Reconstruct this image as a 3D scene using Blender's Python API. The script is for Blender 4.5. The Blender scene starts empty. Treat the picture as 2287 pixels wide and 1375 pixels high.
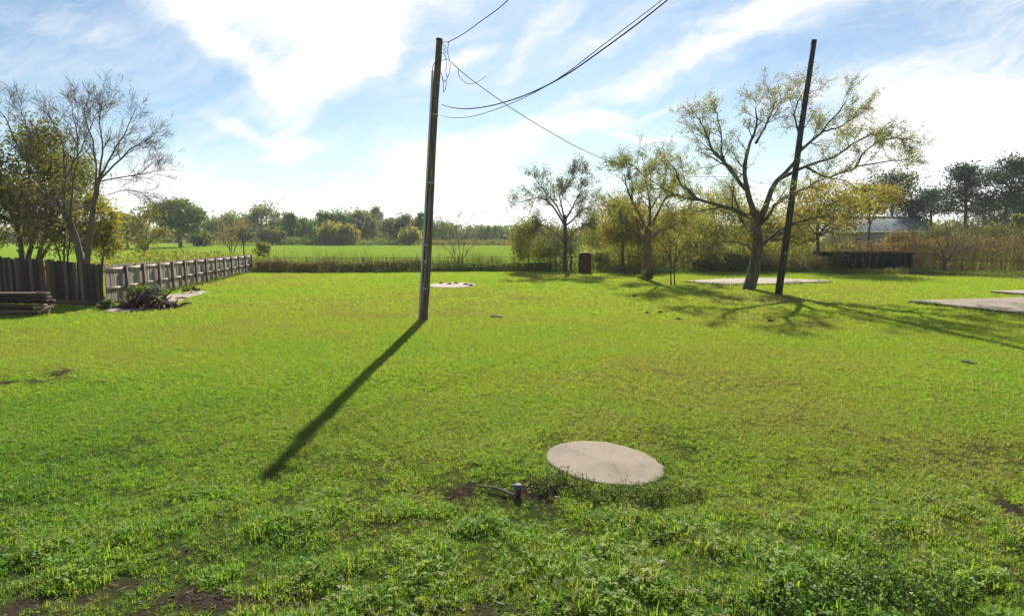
import bpy, math, random
import numpy as np
from mathutils import Vector, Matrix

# ------------------------------------------------------------------ camera
F_PX, CAM_H = 1370.0, 2.8                 # focal length in pixels of the 2287 px wide photograph
TH = math.atan(167.5 / F_PX)
scene = bpy.context.scene
cam_d = bpy.data.cameras.new('camera')
cam_d.sensor_width = 36.0
cam_d.lens = 36.0 * F_PX / 2287.0
cam_d.clip_start = 0.1
cam_d.clip_end = 5000
cam = bpy.data.objects.new('camera', cam_d)
scene.collection.objects.link(cam)
cam.location = (0, 0, CAM_H)
cam.rotation_euler = (math.pi / 2 - TH, 0, 0)
scene.camera = cam

# ------------------------------------------------------------------ light and exposure
SUN_ELEV, SUN_AZ = math.radians(34.2), math.radians(2.8)     # azimuth from +Y towards +X
EXPOSURE = 1.5
SKY_STRENGTH = 0.05
SUN_STRENGTH = 4.6
scene.view_settings.view_transform = 'Standard'
scene.view_settings.look = 'None'
scene.view_settings.exposure = EXPOSURE
scene.view_settings.gamma = 1
scene.view_settings.use_curve_mapping = False
scene.cycles.max_bounces = 8
scene.cycles.diffuse_bounces = 4
scene.cycles.transmission_bounces = 4
scene.cycles.transparent_max_bounces = 6
scene.cycles.use_denoising = True

sun_d = bpy.data.lights.new('sun', 'SUN')
sun_d.energy = SUN_STRENGTH
sun_d.angle = math.radians(0.53)
sun_d.color = (1.0, 0.93, 0.80)
sun = bpy.data.objects.new('sun', sun_d)
scene.collection.objects.link(sun)
sdir = Vector((math.sin(SUN_AZ) * math.cos(SUN_ELEV), math.cos(SUN_AZ) * math.cos(SUN_ELEV), math.sin(SUN_ELEV)))
sun.rotation_euler = sdir.to_track_quat('Z', 'Y').to_euler()
sun.location = (0, 0, 60)


def raydir(px, py):
    a, b = (px - 1143.5) / F_PX, -(py - 687.5) / F_PX
    return np.array([a, math.cos(TH) + b * math.sin(TH), -math.sin(TH) + b * math.cos(TH)])


def at(px, py, z=0.0):
    """ground point seen at a pixel of the photograph"""
    d = raydir(px, py)
    return np.array([0, 0, CAM_H]) + d * ((z - CAM_H) / d[2])


def at_y(px, py, y):
    """point seen at a pixel, at distance y in front of the camera"""
    d = raydir(px, py)
    return np.array([0, 0, CAM_H]) + d * (y / d[1])


world = bpy.data.worlds.new('World')
scene.world = world
world.use_nodes = True


class N:
    """small helper to write node trees"""
    def __init__(s, tree):
        s.t = tree
        tree.nodes.clear()

    def new(s, kind, **kw):
        n = s.t.nodes.new(kind)
        ins = kw.pop('ins', {})
        for k, v in kw.items():
            setattr(n, k, v)
        for k, v in ins.items():
            s.set(n, k, v)
        return n

    def set(s, n, k, v):
        sock = n.inputs[k]
        if isinstance(v, bpy.types.NodeSocket):
            s.t.links.new(v, sock)
        elif isinstance(v, bpy.types.Node):
            s.t.links.new(v.outputs[0], sock)
        else:
            sock.default_value = v

    def math(s, op, a, b=None, c=None, clamp=False):
        n = s.new('ShaderNodeMath', operation=op, use_clamp=clamp)
        for i, v in enumerate((a, b, c)):
            if v is not None:
                s.set(n, i, v)
        return n.outputs[0]

    def vmath(s, op, a, b=None, out=0):
        n = s.new('ShaderNodeVectorMath', operation=op)
        for i, v in enumerate((a, b)):
            if v is not None:
                s.set(n, i, v)
        return n.outputs[out]

    def noise(s, vec, scale, detail=3, rough=.55, out='Fac', dist=0.0):
        n = s.new('ShaderNodeTexNoise', ins={'Vector': vec, 'Scale': scale, 'Detail': detail, 'Roughness': rough, 'Distortion': dist})
        return n.outputs[out]

    def ramp(s, fac, stops, interp='LINEAR'):
        n = s.new('ShaderNodeValToRGB')
        cr = n.color_ramp
        cr.interpolation = interp
        while len(cr.elements) < len(stops):
            cr.elements.new(0.5)
        for e, (p, c) in zip(cr.elements, stops):
            e.position = p
            e.color = tuple(c) + (1,) if len(c) == 3 else c
        s.set(n, 0, fac)
        return n.outputs[0]

    def rng(s, v, a, b, c=0.0, d=1.0, smooth=True):
        n = s.new('ShaderNodeMapRange', interpolation_type='SMOOTHSTEP' if smooth else 'LINEAR')
        for i, x in enumerate((v, a, b, c, d)):
            s.set(n, i, x)
        return n.outputs[0]

    def mix(s, fac, a, b, blend='MIX'):
        n = s.new('ShaderNodeMix', data_type='RGBA', blend_type=blend)
        s.set(n, 0, fac)
        for k, v in ((6, a), (7, b)):
            if isinstance(v, tuple) and len(v) == 3:
                v = v + (1,)
            s.set(n, k, v)
        return n.outputs[2]


def build_sky():
    k = N(world.node_tree)
    out = k.new('ShaderNodeOutputWorld')
    bg = k.new('ShaderNodeBackground')
    bg.inputs['Strength'].default_value = SKY_STRENGTH
    k.t.links.new(bg.outputs[0], out.inputs[0])
    sky = k.new('ShaderNodeTexSky', sky_type='NISHITA', sun_disc=False)
    sky.sun_elevation = SUN_ELEV
    sky.sun_rotation = SUN_AZ
    sky.altitude = 0
    sky.air_density = 1.0
    sky.dust_density = 0.25
    sky.ozone_density = 1.6
    tc = k.new('ShaderNodeTexCoord')
    d = tc.outputs['Generated']
    sx = k.new('ShaderNodeSeparateXYZ', ins={0: d})
    ay = k.math('MAXIMUM', k.math('ABSOLUTE', sx.outputs[1]), .12)
    u = k.math('DIVIDE', sx.outputs[0], ay)
    v = k.math('DIVIDE', sx.outputs[2], ay)
    uv = k.new('ShaderNodeCombineXYZ', ins={0: u, 1: v}).outputs[0]
    # edges pulled about by two sizes of noise
    w1 = k.vmath('SUBTRACT', k.noise(uv, 2.6, 4, .6, 'Color'), (.5, .5, .5))
    w2 = k.vmath('SUBTRACT', k.noise(uv, 9.0, 5, .6, 'Color'), (.5, .5, .5))
    wuv = k.vmath('ADD', uv, k.vmath('ADD', k.vmath('MULTIPLY', w1, (.20, .12, 0)), k.vmath('MULTIPLY', w2, (.10, .06, 0))))

    def blob(px, py, rx, ry, ang, amp, soft=0.0):
        c = raydir(px, py)
        p = k.vmath('SUBTRACT', wuv, (c[0] / c[1], c[2] / c[1], 0))
        r = k.new('ShaderNodeVectorRotate', rotation_type='Z_AXIS', ins={'Vector': p, 'Angle': -math.radians(ang)}).outputs[0]
        q = k.vmath('MULTIPLY', r, (F_PX / rx / 1.12, F_PX / ry / 1.12, 0))
        ln = k.vmath('LENGTH', q, out=1)
        return k.math('MULTIPLY', k.rng(ln, 1.0, soft), amp)

    blobs = [
        (640, -40, 420, 120, -8, 1.6), (760, 70, 190, 140, 20, 1.4), (725, 185, 110, 90, 25, 1.1), (650, 250, 120, 60, -40, .5),
        (560, 120, 190, 40, -32, 0.8), (480, 30, 220, 75, -22, .55), (640, 190, 90, 26, -35, .8), (690, 325, 90, 32, 12, 1.0), (560, 285, 130, 26, -18, .75),
        (820, 150, 160, 46, 45, .9),
        (470, 428, 230, 46, -8, 1.2), (330, 400, 190, 90, 0, .5),
        (1010, 135, 120, 26, 18, .9), (1040, 330, 220, 60, 8, .95), (1240, 275, 230, 34, 9, 1.0), (1330, 262, 120, 30, 4, .8), (1330, 195, 280, 20, 24, .6), (1480, 150, 260, 16, 22, .5), (1640, 92, 200, 20, 12, .6), (1190, 90, 200, 26, 48, .45), (1500, 225, 180, 13, 16, .35), (1260, 60, 160, 20, 40, .4), (1420, 300, 150, 12, 0, .5),
        (1400, 60, 240, 30, 28, .35), (1750, 30, 260, 45, 10, .9), (1560, 130, 300, 40, 16, .7),
        (1430, 292, 120, 10, -4, .4), (2150, 260, 330, 130, 0, 1.3), (2050, 380, 300, 140, 0, 1.2), (2260, 60, 260, 200, 0, .45),
        (1150, 478, 700, 55, 0, .9), (980, 420, 170, 60, 0, .45), (1900, 180, 250, 50, 14, .5), (90, 40, 300, 40, -8, .25),
    ]
    tot = None
    for b in blobs:
        o = blob(*b)
        tot = o if tot is None else k.math('ADD', tot, o)
    # streaky texture inside the clouds
    st = k.new('ShaderNodeVectorRotate', rotation_type='Z_AXIS', ins={'Vector': wuv, 'Angle': -math.radians(20)}).outputs[0]
    streak = k.noise(k.vmath('MULTIPLY', st, (1.6, 8.0, 1)), 1.5, 6, .66, dist=.5)
    fine = k.noise(k.vmath('MULTIPLY', st, (3.0, 11.0, 1)), 4.5, 5, .62)
    tex = k.math('ADD', k.math('MULTIPLY', streak, .75), k.math('MULTIPLY', fine, .35))
    edge = k.rng(tex, .24, .82, .25, 1.2)
    clouds = k.math('MULTIPLY', tot, edge)
    veil = k.math('MULTIPLY', k.rng(tex, .30, .86), .50)
    low = k.math('MULTIPLY', k.rng(v, .22, -.02), .30)
    cov = k.math('ADD', k.math('ADD', clouds, veil), low, clamp=True)
    cov = k.math('MULTIPLY', cov, k.rng(v, -.06, .0), clamp=True)
    tint = k.mix(1.0, sky.outputs[0], (0.63, 0.725, 0.765), 'MULTIPLY')
    col = k.mix(cov, tint, (7.6, 7.75, 7.9))
    k.t.links.new(col, bg.inputs['Color'])


build_sky()

# ------------------------------------------------------------------ helpers
rnd = np.random.default_rng(7)
col_main = scene.collection


def vnoise(x, y, scale, seed=0):
    """smooth value noise in 0..1 for arrays"""
    x = np.asarray(x, float) * scale + seed * 17.31
    y = np.asarray(y, float) * scale + seed * 9.77
    xi, yi = np.floor(x), np.floor(y)
    fx, fy = x - xi, y - yi
    fx, fy = fx * fx * (3 - 2 * fx), fy * fy * (3 - 2 * fy)

    def h(a, b):
        s = np.sin(a * 127.1 + b * 311.7 + seed * 74.7) * 43758.5453
        return s - np.floor(s)
    return (h(xi, yi) * (1 - fx) + h(xi + 1, yi) * fx) * (1 - fy) + (h(xi, yi + 1) * (1 - fx) + h(xi + 1, yi + 1) * fx) * fy


def fbm(x, y, scale, seed=0, oct=3):
    t, a, s = 0, .5, 0
    for i in range(oct):
        t = t + a * vnoise(x, y, scale * 2 ** i, seed + i)
        s += a
        a *= .5
    return t / s


def make_mesh(name, V, faces, mats=None, fmat=None, smooth=False, attrs=None):
    """faces: list of int arrays of shape (n, k)"""
    me = bpy.data.meshes.new(name)
    V = np.asarray(V, np.float32)
    faces = [np.asarray(f, np.int32) for f in faces if len(f)]
    me.vertices.add(len(V))
    me.vertices.foreach_set('co', V.ravel())
    nl = sum(f.size for f in faces)
    nf = sum(len(f) for f in faces)
    me.loops.add(nl)
    me.polygons.add(nf)
    me.loops.foreach_set('vertex_index', np.concatenate([f.ravel() for f in faces]))
    sizes = np.concatenate([np.full(len(f), f.shape[1], np.int32) for f in faces])
    starts = np.concatenate([[0], np.cumsum(sizes)[:-1]]).astype(np.int32)
    me.polygons.foreach_set('loop_start', starts)
    if fmat is not None:
        me.polygons.foreach_set('material_index', np.asarray(fmat, np.int32))
    if smooth:
        me.polygons.foreach_set('use_smooth', np.ones(nf, bool))
    for an, av in (attrs or {}).items():
        a = me.attributes.new(an, 'FLOAT', 'POINT')
        a.data.foreach_set('value', np.asarray(av, np.float32))
    me.update(calc_edges=True)
    for m in (mats or []):
        me.materials.append(m)
    return me


def link(name, data, parent=None, loc=None, label=None, cat=None, group=None, kind=None):
    o = bpy.data.objects.new(name, data)
    col_main.objects.link(o)
    if parent is not None:
        o.parent = parent
    if loc is not None:
        o.location = loc
    tag(o, label, cat, group, kind)
    return o


def tag(o, label=None, cat=None, group=None, kind=None):
    for k_, v_ in (('label', label), ('category', cat), ('group', group), ('kind', kind)):
        if v_:
            o[k_] = v_
    return o


class Geo:
    """collects vertices and faces of one mesh"""
    def __init__(s):
        s.V, s.Q, s.T, s.T_att, s.n = [], [], [], [], 0
        s.P = []

    def add(s, V, quads=None, tris=None, att=0.5):
        V = np.asarray(V, float).reshape(-1, 3)
        s.V.append(V)
        s.T_att.append(np.broadcast_to(np.asarray(att, float), (len(V),)))
        if quads is not None and len(quads):
            s.Q.append(np.asarray(quads) + s.n)
        if tris is not None and len(tris):
            s.T.append(np.asarray(tris) + s.n)
        s.n += len(V)

    def poly(s, V, att=.5):
        V = np.asarray(V, float)
        s.P.append(np.arange(len(V))[None] + s.n)
        s.V.append(V)
        s.T_att.append(np.full(len(V), att))
        s.n += len(V)

    def box(s, c, size, R=None, att=.5):
        h = np.array(size) / 2
        v = np.array([[x, y, z] for z in (-1, 1) for y in (-1, 1) for x in (-1, 1)]) * h
        if R is not None:
            v = v @ np.asarray(R).T
        s.add(v + np.asarray(c), [[0, 2, 3, 1], [4, 5, 7, 6], [0, 1, 5, 4], [2, 6, 7, 3], [0, 4, 6, 2], [1, 3, 7, 5]], att=att)

    def tube(s, pts, radii, n=6, cap=True, att=.5):
        P = np.asarray(pts, float)
        m = len(P)
        R = np.broadcast_to(np.asarray(radii, float), (m,))
        T = np.gradient(P, axis=0)
        T /= np.linalg.norm(T, axis=1)[:, None] + 1e-9
        ref = np.array([0, 0, 1.0]) if abs(T[0, 2]) < .9 else np.array([1.0, 0, 0])
        A = np.cross(T, ref)
        A /= np.linalg.norm(A, axis=1)[:, None] + 1e-9
        B = np.cross(T, A)
        a = np.linspace(0, 2 * math.pi, n, endpoint=False)
        ring = P[:, None] + R[:, None, None] * (np.cos(a)[None, :, None] * A[:, None] + np.sin(a)[None, :, None] * B[:, None])
        idx = np.arange(m * n).reshape(m, n)
        nx = np.roll(idx, -1, axis=1)
        q = np.stack([idx[:-1], nx[:-1], nx[1:], idx[1:]], -1).reshape(-1, 4)
        t = None
        V = ring.reshape(-1, 3)
        if cap:
            V = np.vstack([V, P[0], P[-1]])
            c0, c1 = m * n, m * n + 1
            t = np.vstack([np.stack([np.full(n, c0), nx[0], idx[0]], 1), np.stack([np.full(n, c1), idx[-1], nx[-1]], 1)])
        s.add(V, q, t, att)

    def leaves(s, C, size, rng, att, flat=0.0, aspect=1.6):
        """one folded diamond of two triangles (a quad) for every centre"""
        n = len(C)
        if n == 0:
            return
        d = rng.normal(size=(n, 3))
        d[:, 2] *= (1 - flat)
        d /= np.linalg.norm(d, axis=1)[:, None] + 1e-9
        e = rng.normal(size=(n, 3))
        e -= (e * d).sum(1)[:, None] * d
        e /= np.linalg.norm(e, axis=1)[:, None] + 1e-9
        nn = np.cross(d, e)
        L = (np.asarray(size) * np.ones(n))[:, None]
        W = L / aspect
        fold = nn * L * .12
        V = np.stack([C - d * L * .5, C + e * W * .5 + fold, C + d * L * .5, C - e * W * .5 + fold], 1).reshape(-1, 3)
        s.add(V, np.arange(4 * n).reshape(n, 4), att=np.repeat(np.asarray(att) * np.ones(n), 4))

    def mesh(s, name, mats, smooth=False):
        f = []
        for grp in (s.Q, s.T):
            if grp:
                f.append(np.vstack(grp))
        f += s.P
        return make_mesh(name, np.vstack(s.V), f, mats if isinstance(mats, list) else [mats], smooth=smooth, attrs={'tint': np.concatenate(s.T_att)})

    def build(s, name, mats, parent=None, loc=None, smooth=False, **kw):
        return link(name, s.mesh(name, mats, smooth), parent, loc, **kw)


def smooth_path(pts, n):
    """Catmull-Rom resampling"""
    P = np.asarray(pts, float)
    P = np.vstack([2 * P[0] - P[1], P, 2 * P[-1] - P[-2]])
    out = []
    segs = len(P) - 3
    for t in np.linspace(0, segs - 1e-6, n):
        i = int(t)
        f = t - i
        a, b, c, d = P[i:i + 4]
        out.append(.5 * ((2 * b) + (c - a) * f + (2 * a - 5 * b + 4 * c - d) * f * f + (3 * b - a - 3 * c + d) * f ** 3))
    return np.array(out)


# ------------------------------------------------------------------ materials
def mat(name):
    m = bpy.data.materials.new(name)
    m.use_nodes = True
    return m, N(m.node_tree)


def finish(k, bsdf, disp=None):
    out = k.new('ShaderNodeOutputMaterial')
    k.t.links.new(bsdf.outputs[0] if isinstance(bsdf, bpy.types.Node) else bsdf, out.inputs[0])


def leaf_mat(name, stops, trans=.5, tcol=(1.15, 1.1, .6), instancer=False, gloss=.025):
    m, k = mat(name)
    a = k.new('ShaderNodeAttribute', attribute_name='tint')
    f = a.outputs['Fac']
    if instancer:
        b = k.new('ShaderNodeAttribute', attribute_name='itint', attribute_type='INSTANCER')
        f = k.math('ADD', b.outputs['Fac'], k.math('MULTIPLY', k.math('SUBTRACT', f, .5), .55), clamp=True)
    c = k.ramp(f, stops)
    dif = k.new('ShaderNodeBsdfDiffuse', ins={'Color': c})
    tr = k.new('ShaderNodeBsdfTranslucent', ins={'Color': k.mix(1.0, c, tcol, 'MULTIPLY')})
    mx = k.new('ShaderNodeMixShader', ins={0: trans, 1: dif.outputs[0], 2: tr.outputs[0]})
    gl = k.new('ShaderNodeBsdfGlossy', ins={'Color': (.9, .95, 1, 1), 'Roughness': .6})
    m2 = k.new('ShaderNodeMixShader', ins={0: gloss, 1: mx.outputs[0], 2: gl.outputs[0]})
    finish(k, m2)
    return m


def rough_mat(name, stops, scale=4.0, stretch=(1, 1, 1), rough=.9, bump=.3, detail=6, obj_random=0.0, spec=.2, bscale=None, coord='Object', metal=0.0):
    m, k = mat(name)
    tc = k.new('ShaderNodeTexCoord')
    v = k.vmath('MULTIPLY', tc.outputs[coord], stretch)
    f = k.noise(v, scale, detail, .62)
    if obj_random:
        oi = k.new('ShaderNodeObjectInfo')
        off = k.math('MULTIPLY', oi.outputs['Random'], 37.0)
        v2 = k.vmath('ADD', v, k.new('ShaderNodeCombineXYZ', ins={0: off, 1: off, 2: off}).outputs[0])
        f = k.noise(v2, scale, detail, .62)
        f = k.math('ADD', f, k.math('MULTIPLY', k.math('SUBTRACT', oi.outputs['Random'], .5), obj_random), clamp=True)
    c = k.ramp(f, stops)
    b = k.new('ShaderNodeBsdfPrincipled', ins={'Base Color': c, 'Roughness': rough, 'Specular IOR Level': spec, 'Metallic': metal})
    bn = k.noise(v, bscale or scale * 3, 6, .65)
    bp = k.new('ShaderNodeBump', ins={'Strength': bump, 'Distance': .02, 'Height': bn})
    k.t.links.new(bp.outputs[0], b.inputs['Normal'])
    finish(k, b)
    return m


M = {}
GRASS = [(0.0, (.25, .20, .13)), (.14, (.22, .205, .095)), (.34, (.255, .31, .052)), (.50, (.205, .305, .045)), (.66, (.145, .28, .04)), (.82, (.095, .215, .032)), (1.0, (.06, .15, .03))]
FIELD = [(0.0, (.33, .29, .08)), (.3, (.29, .34, .05)), (.5, (.25, .36, .038)), (.75, (.20, .33, .033)), (1.0, (.14, .26, .03))]
M['grass'] = leaf_mat('grass_blades', GRASS, .55, (1.2, 1.25, .4), True, .012)
M['leaf_spring'] = leaf_mat('spring_leaves', [(0, (.22, .15, .04)), (.3, (.23, .21, .045)), (.6, (.17, .20, .045)), (1, (.10, .15, .035))], .58, (1.25, 1.2, .65))
M['leaf_yellow'] = leaf_mat('yellow_green_leaves', [(0, (.25, .18, .035)), (.35, (.24, .22, .035)), (.7, (.17, .20, .035)), (1, (.11, .15, .025))], .56, (1.12, 1.02, .5))
M['leaf_green'] = leaf_mat('green_leaves', [(0, (.14, .17, .035)), (.5, (.085, .145, .03)), (1, (.045, .09, .02))], .45)
M['leaf_dark'] = leaf_mat('dark_evergreen_leaves', [(0, (.19, .165, .045)), (.4, (.12, .145, .038)), (1, (.055, .095, .025))], .5)
M['leaf_grey'] = leaf_mat('grey_green_leaves', [(0, (.17, .155, .06)), (.5, (.115, .14, .048)), (1, (.06, .10, .036))], .45)
M['needles'] = leaf_mat('pine_needles', [(0, (.06, .08, .03)), (.5, (.035, .06, .03)), (1, (.02, .04, .022))], .25)
M['leaf_rust'] = leaf_mat('rusty_brush', [(0, (.17, .095, .05)), (.3, (.23, .155, .08)), (.65, (.24, .195, .10)), (1, (.13, .15, .055))], .4)
M['leaf_weed'] = leaf_mat('weed_leaves', [(0, (.15, .10, .05)), (.35, (.16, .15, .05)), (.65, (.10, .15, .03)), (1, (.05, .10, .02))], .45)
M['leaf_bright'] = leaf_mat('bright_weed_leaves', [(0, (.18, .20, .06)), (.5, (.125, .20, .045)), (1, (.06, .13, .03))], .5, (1.15, 1.2, .5))
M['bark'] = rough_mat('bark', [(.25, (.03, .025, .02)), (.5, (.075, .063, .05)), (.75, (.16, .135, .108))], 9, (1, 1, .25), .95, .8)
M['bark_light'] = rough_mat('pale_bark', [(.25, (.05, .04, .035)), (.55, (.11, .092, .078)), (.8, (.19, .165, .14))], 8, (1, 1, .3), .95, .7)
M['bark_red'] = rough_mat('reddish_bark', [(.25, (.05, .03, .025)), (.5, (.12, .075, .06)), (.8, (.19, .13, .10))], 10, (1, 1, .25), .95, .8)
M['twig'] = rough_mat('bare_twigs', [(.3, (.07, .055, .05)), (.7, (.14, .115, .10))], 5, (1, 1, 1), .95, .1)
M['pole_wood'] = rough_mat('pole_wood', [(.28, (.028, .02, .016)), (.45, (.085, .058, .044)), (.6, (.14, .10, .075)), (.75, (.24, .18, .14))], 9, (3, 3, .10), .9, 1.0)
M['pole_dark'] = rough_mat('tarred_pole_wood', [(.28, (.010, .009, .010)), (.5, (.032, .027, .027)), (.72, (.085, .07, .062))], 9, (3, 3, .10), .85, 1.0)
M['fence_shade'] = rough_mat('weathered_fence_wood_shade_tone', [(.05, (.018, .034, .03)), (.3, (.042, .034, .03)), (.5, (.075, .047, .040)), (.75, (.105, .072, .058)), (.95, (.16, .12, .09))], 7, (3, 3, .12), .92, .5, 6, .95)  # weathered, mottled boards; shade of the front run is also darkened into the colour
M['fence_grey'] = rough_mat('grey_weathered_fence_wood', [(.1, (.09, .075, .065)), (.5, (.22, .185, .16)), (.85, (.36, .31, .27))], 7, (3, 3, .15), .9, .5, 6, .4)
M['tag'] = rough_mat('weathered_tag', [(.2, (.25, .25, .25)), (.8, (.4, .4, .4))], 8, (1, 1, 1), .5, .1)
M['post_wood'] = rough_mat('dark_fence_posts', [(.2, (.05, .04, .033)), (.6, (.12, .095, .08)), (.9, (.2, .17, .14))], 7, (3, 3, .15), .9, .5, 6, .2)
M['rail_wood'] = rough_mat('pale_fence_rails', [(.2, (.2, .165, .14)), (.6, (.38, .33, .28)), (.9, (.48, .43, .38))], 6, (.3, .3, 3), .9, .4, 6, .2)
M['lumber'] = rough_mat('old_lumber', [(.2, (.014, .010, .009)), (.5, (.045, .033, .028)), (.85, (.14, .11, .09))], 6, (.15, 3, 3), .9, .6, 6, .35)
M['pale_wood'] = rough_mat('splintered_pale_wood', [(.2, (.12, .09, .06)), (.6, (.28, .22, .16)), (.9, (.40, .34, .27))], 6, (1, 3, 3), .9, .4)
M['root_wood'] = rough_mat('dark_roots', [(.2, (.018, .012, .01)), (.5, (.055, .035, .028)), (.85, (.14, .10, .08))], 5, (1, 1, 1), .95, .8)
M['soil'] = rough_mat('bare_soil', [(.2, (.05, .035, .026)), (.55, (.11, .08, .06)), (.9, (.20, .15, .115))], 6, (1, 1, 1), .95, .9)
M['metal_pipe'] = rough_mat('galvanised_conduit', [(.2, (.20, .22, .24)), (.8, (.42, .44, .46))], 6, (1, 1, .2), .5, .1, 4, 0, .5)
M['pipe_cap'] = rough_mat('dull_grey_cap', [(.2, (.07, .075, .085)), (.8, (.15, .16, .18))], 9, (1, 1, 1), .7, .2)
M['cable'] = rough_mat('black_cable', [(.2, (.012, .012, .013)), (.8, (.03, .03, .032))], 4, (1, 1, 1), .6, .05)
M['rust'] = rough_mat('rusty_metal', [(.2, (.022, .012, .010)), (.55, (.06, .028, .02)), (.85, (.12, .06, .04))], 5, (1, 1, .6), .85, .4)
M['wire'] = rough_mat('rusty_fence_wire', [(.2, (.03, .025, .022)), (.8, (.09, .075, .065))], 5, (1, 1, 1), .8, .1)
M['dark_paint'] = rough_mat('dark_green_container_paint', [(.2, (.010, .017, .017)), (.7, (.022, .036, .036)), (.95, (.05, .05, .04))], 3, (1, 1, .3), .7, .1)
M['roof_metal'] = rough_mat('blue_grey_sheet_roof', [(.2, (.06, .085, .10)), (.8, (.105, .14, .165))], .6, (1, 1, 1), .7, .05, 4, 0, .2)
M['siding'] = rough_mat('grey_house_siding', [(.2, (.26, .24, .25)), (.8, (.36, .34, .34))], .8, (1, 1, 3), .8, .1)
M['trim'] = rough_mat('white_trim', [(.2, (.6, .6, .6)), (.8, (.78, .78, .76))], 2, (1, 1, 1), .6, .05)
M['glass'] = rough_mat('dark_window_glass', [(.2, (.02, .025, .03)), (.8, (.05, .06, .07))], 2, (1, 1, 1), .1, .0, 3, 0, .6)


def concrete_mat(name, base, stain):
    m, k = mat(name)
    tc = k.new('ShaderNodeTexCoord')
    p = tc.outputs['Object']
    f = k.noise(p, 1.6, 6, .65)
    g = k.noise(p, 55, 4, .7)
    h = k.noise(p, 9, 5, .7)
    c = k.mix(k.rng(f, .35, .7), base, stain)
    c = k.mix(k.math('MULTIPLY', k.rng(g, .52, .7), .45), c, (.33, .285, .235))
    c = k.mix(k.math('MULTIPLY', k.rng(g, .48, .3), .8), c, (.11, .085, .07))
    c = k.mix(k.math('MULTIPLY', k.rng(h, .50, .70), .75), c, (.16, .12, .095))
    cr = k.new('ShaderNodeTexVoronoi', feature='DISTANCE_TO_EDGE', ins={'Vector': k.vmath('ADD', p, k.vmath('MULTIPLY', k.noise(p, 4, 5, .7, 'Color'), (.35, .35, .35))), 'Scale': .9})
    crack = k.math('MULTIPLY', k.rng(cr.outputs['Distance'], .012, .004), k.rng(f, .5, .6))
    c = k.mix(k.math('MULTIPLY', crack, .9), c, (.09, .07, .06))
    b = k.new('ShaderNodeBsdfPrincipled', ins={'Base Color': c, 'Roughness': .92, 'Specular IOR Level': .2})
    bp = k.new('ShaderNodeBump', ins={'Strength': .55, 'Distance': .012, 'Height': k.math('ADD', k.math('MULTIPLY', g, .6), k.math('MULTIPLY', h, .8))})
    k.t.links.new(bp.outputs[0], b.inputs['Normal'])
    finish(k, b)
    return m


M['concrete'] = concrete_mat('weathered_concrete', (.20, .166, .128), (.13, .108, .083))
M['concrete_pale'] = concrete_mat('pale_concrete', (.25, .21, .175), (.20, .165, .135))


def ground_mat():
    m, k = mat('turf_ground')
    tc = k.new('ShaderNodeTexCoord')
    p = tc.outputs['Object']
    t = k.new('ShaderNodeAttribute', attribute_name='tint').outputs['Fac']
    dirt = k.new('ShaderNodeAttribute', attribute_name='dirt').outputs['Fac']
    n1 = k.noise(p, .9, 5, .65)
    n2 = k.noise(p, 9, 4, .7)
    n3 = k.noise(k.vmath('MULTIPLY', p, (.25, .55, 1)), .35, 5, .6)
    f = k.math('ADD', t, k.math('MULTIPLY', k.math('SUBTRACT', n1, .5), .35))
    f = k.math('ADD', f, k.math('MULTIPLY', k.math('SUBTRACT', n2, .5), .30))
    f = k.math('ADD', f, k.math('MULTIPLY', k.math('SUBTRACT', n3, .5), .55), clamp=True)
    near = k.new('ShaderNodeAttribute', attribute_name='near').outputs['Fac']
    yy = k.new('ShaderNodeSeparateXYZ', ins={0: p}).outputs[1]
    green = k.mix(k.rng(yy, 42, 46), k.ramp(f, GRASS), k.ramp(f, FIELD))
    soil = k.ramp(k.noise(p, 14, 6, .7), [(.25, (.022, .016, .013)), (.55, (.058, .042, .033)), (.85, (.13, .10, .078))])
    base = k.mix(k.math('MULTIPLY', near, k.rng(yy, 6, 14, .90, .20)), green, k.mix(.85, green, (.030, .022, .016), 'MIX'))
    c = k.mix(k.math('ADD', dirt, k.math('MULTIPLY', k.math('SUBTRACT', n2, .5), .6), clamp=True), base, soil)
    dif = k.new('ShaderNodeBsdfDiffuse', ins={'Color': c, 'Roughness': .6})
    bp = k.new('ShaderNodeBump', ins={'Strength': .8, 'Distance': .05, 'Height': k.math('ADD', k.math('MULTIPLY', n2, .4), k.noise(p, 30, 4, .7))})
    k.t.links.new(bp.outputs[0], dif.inputs['Normal'])
    finish(k, dif)
    return m


M['ground'] = ground_mat()

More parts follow.
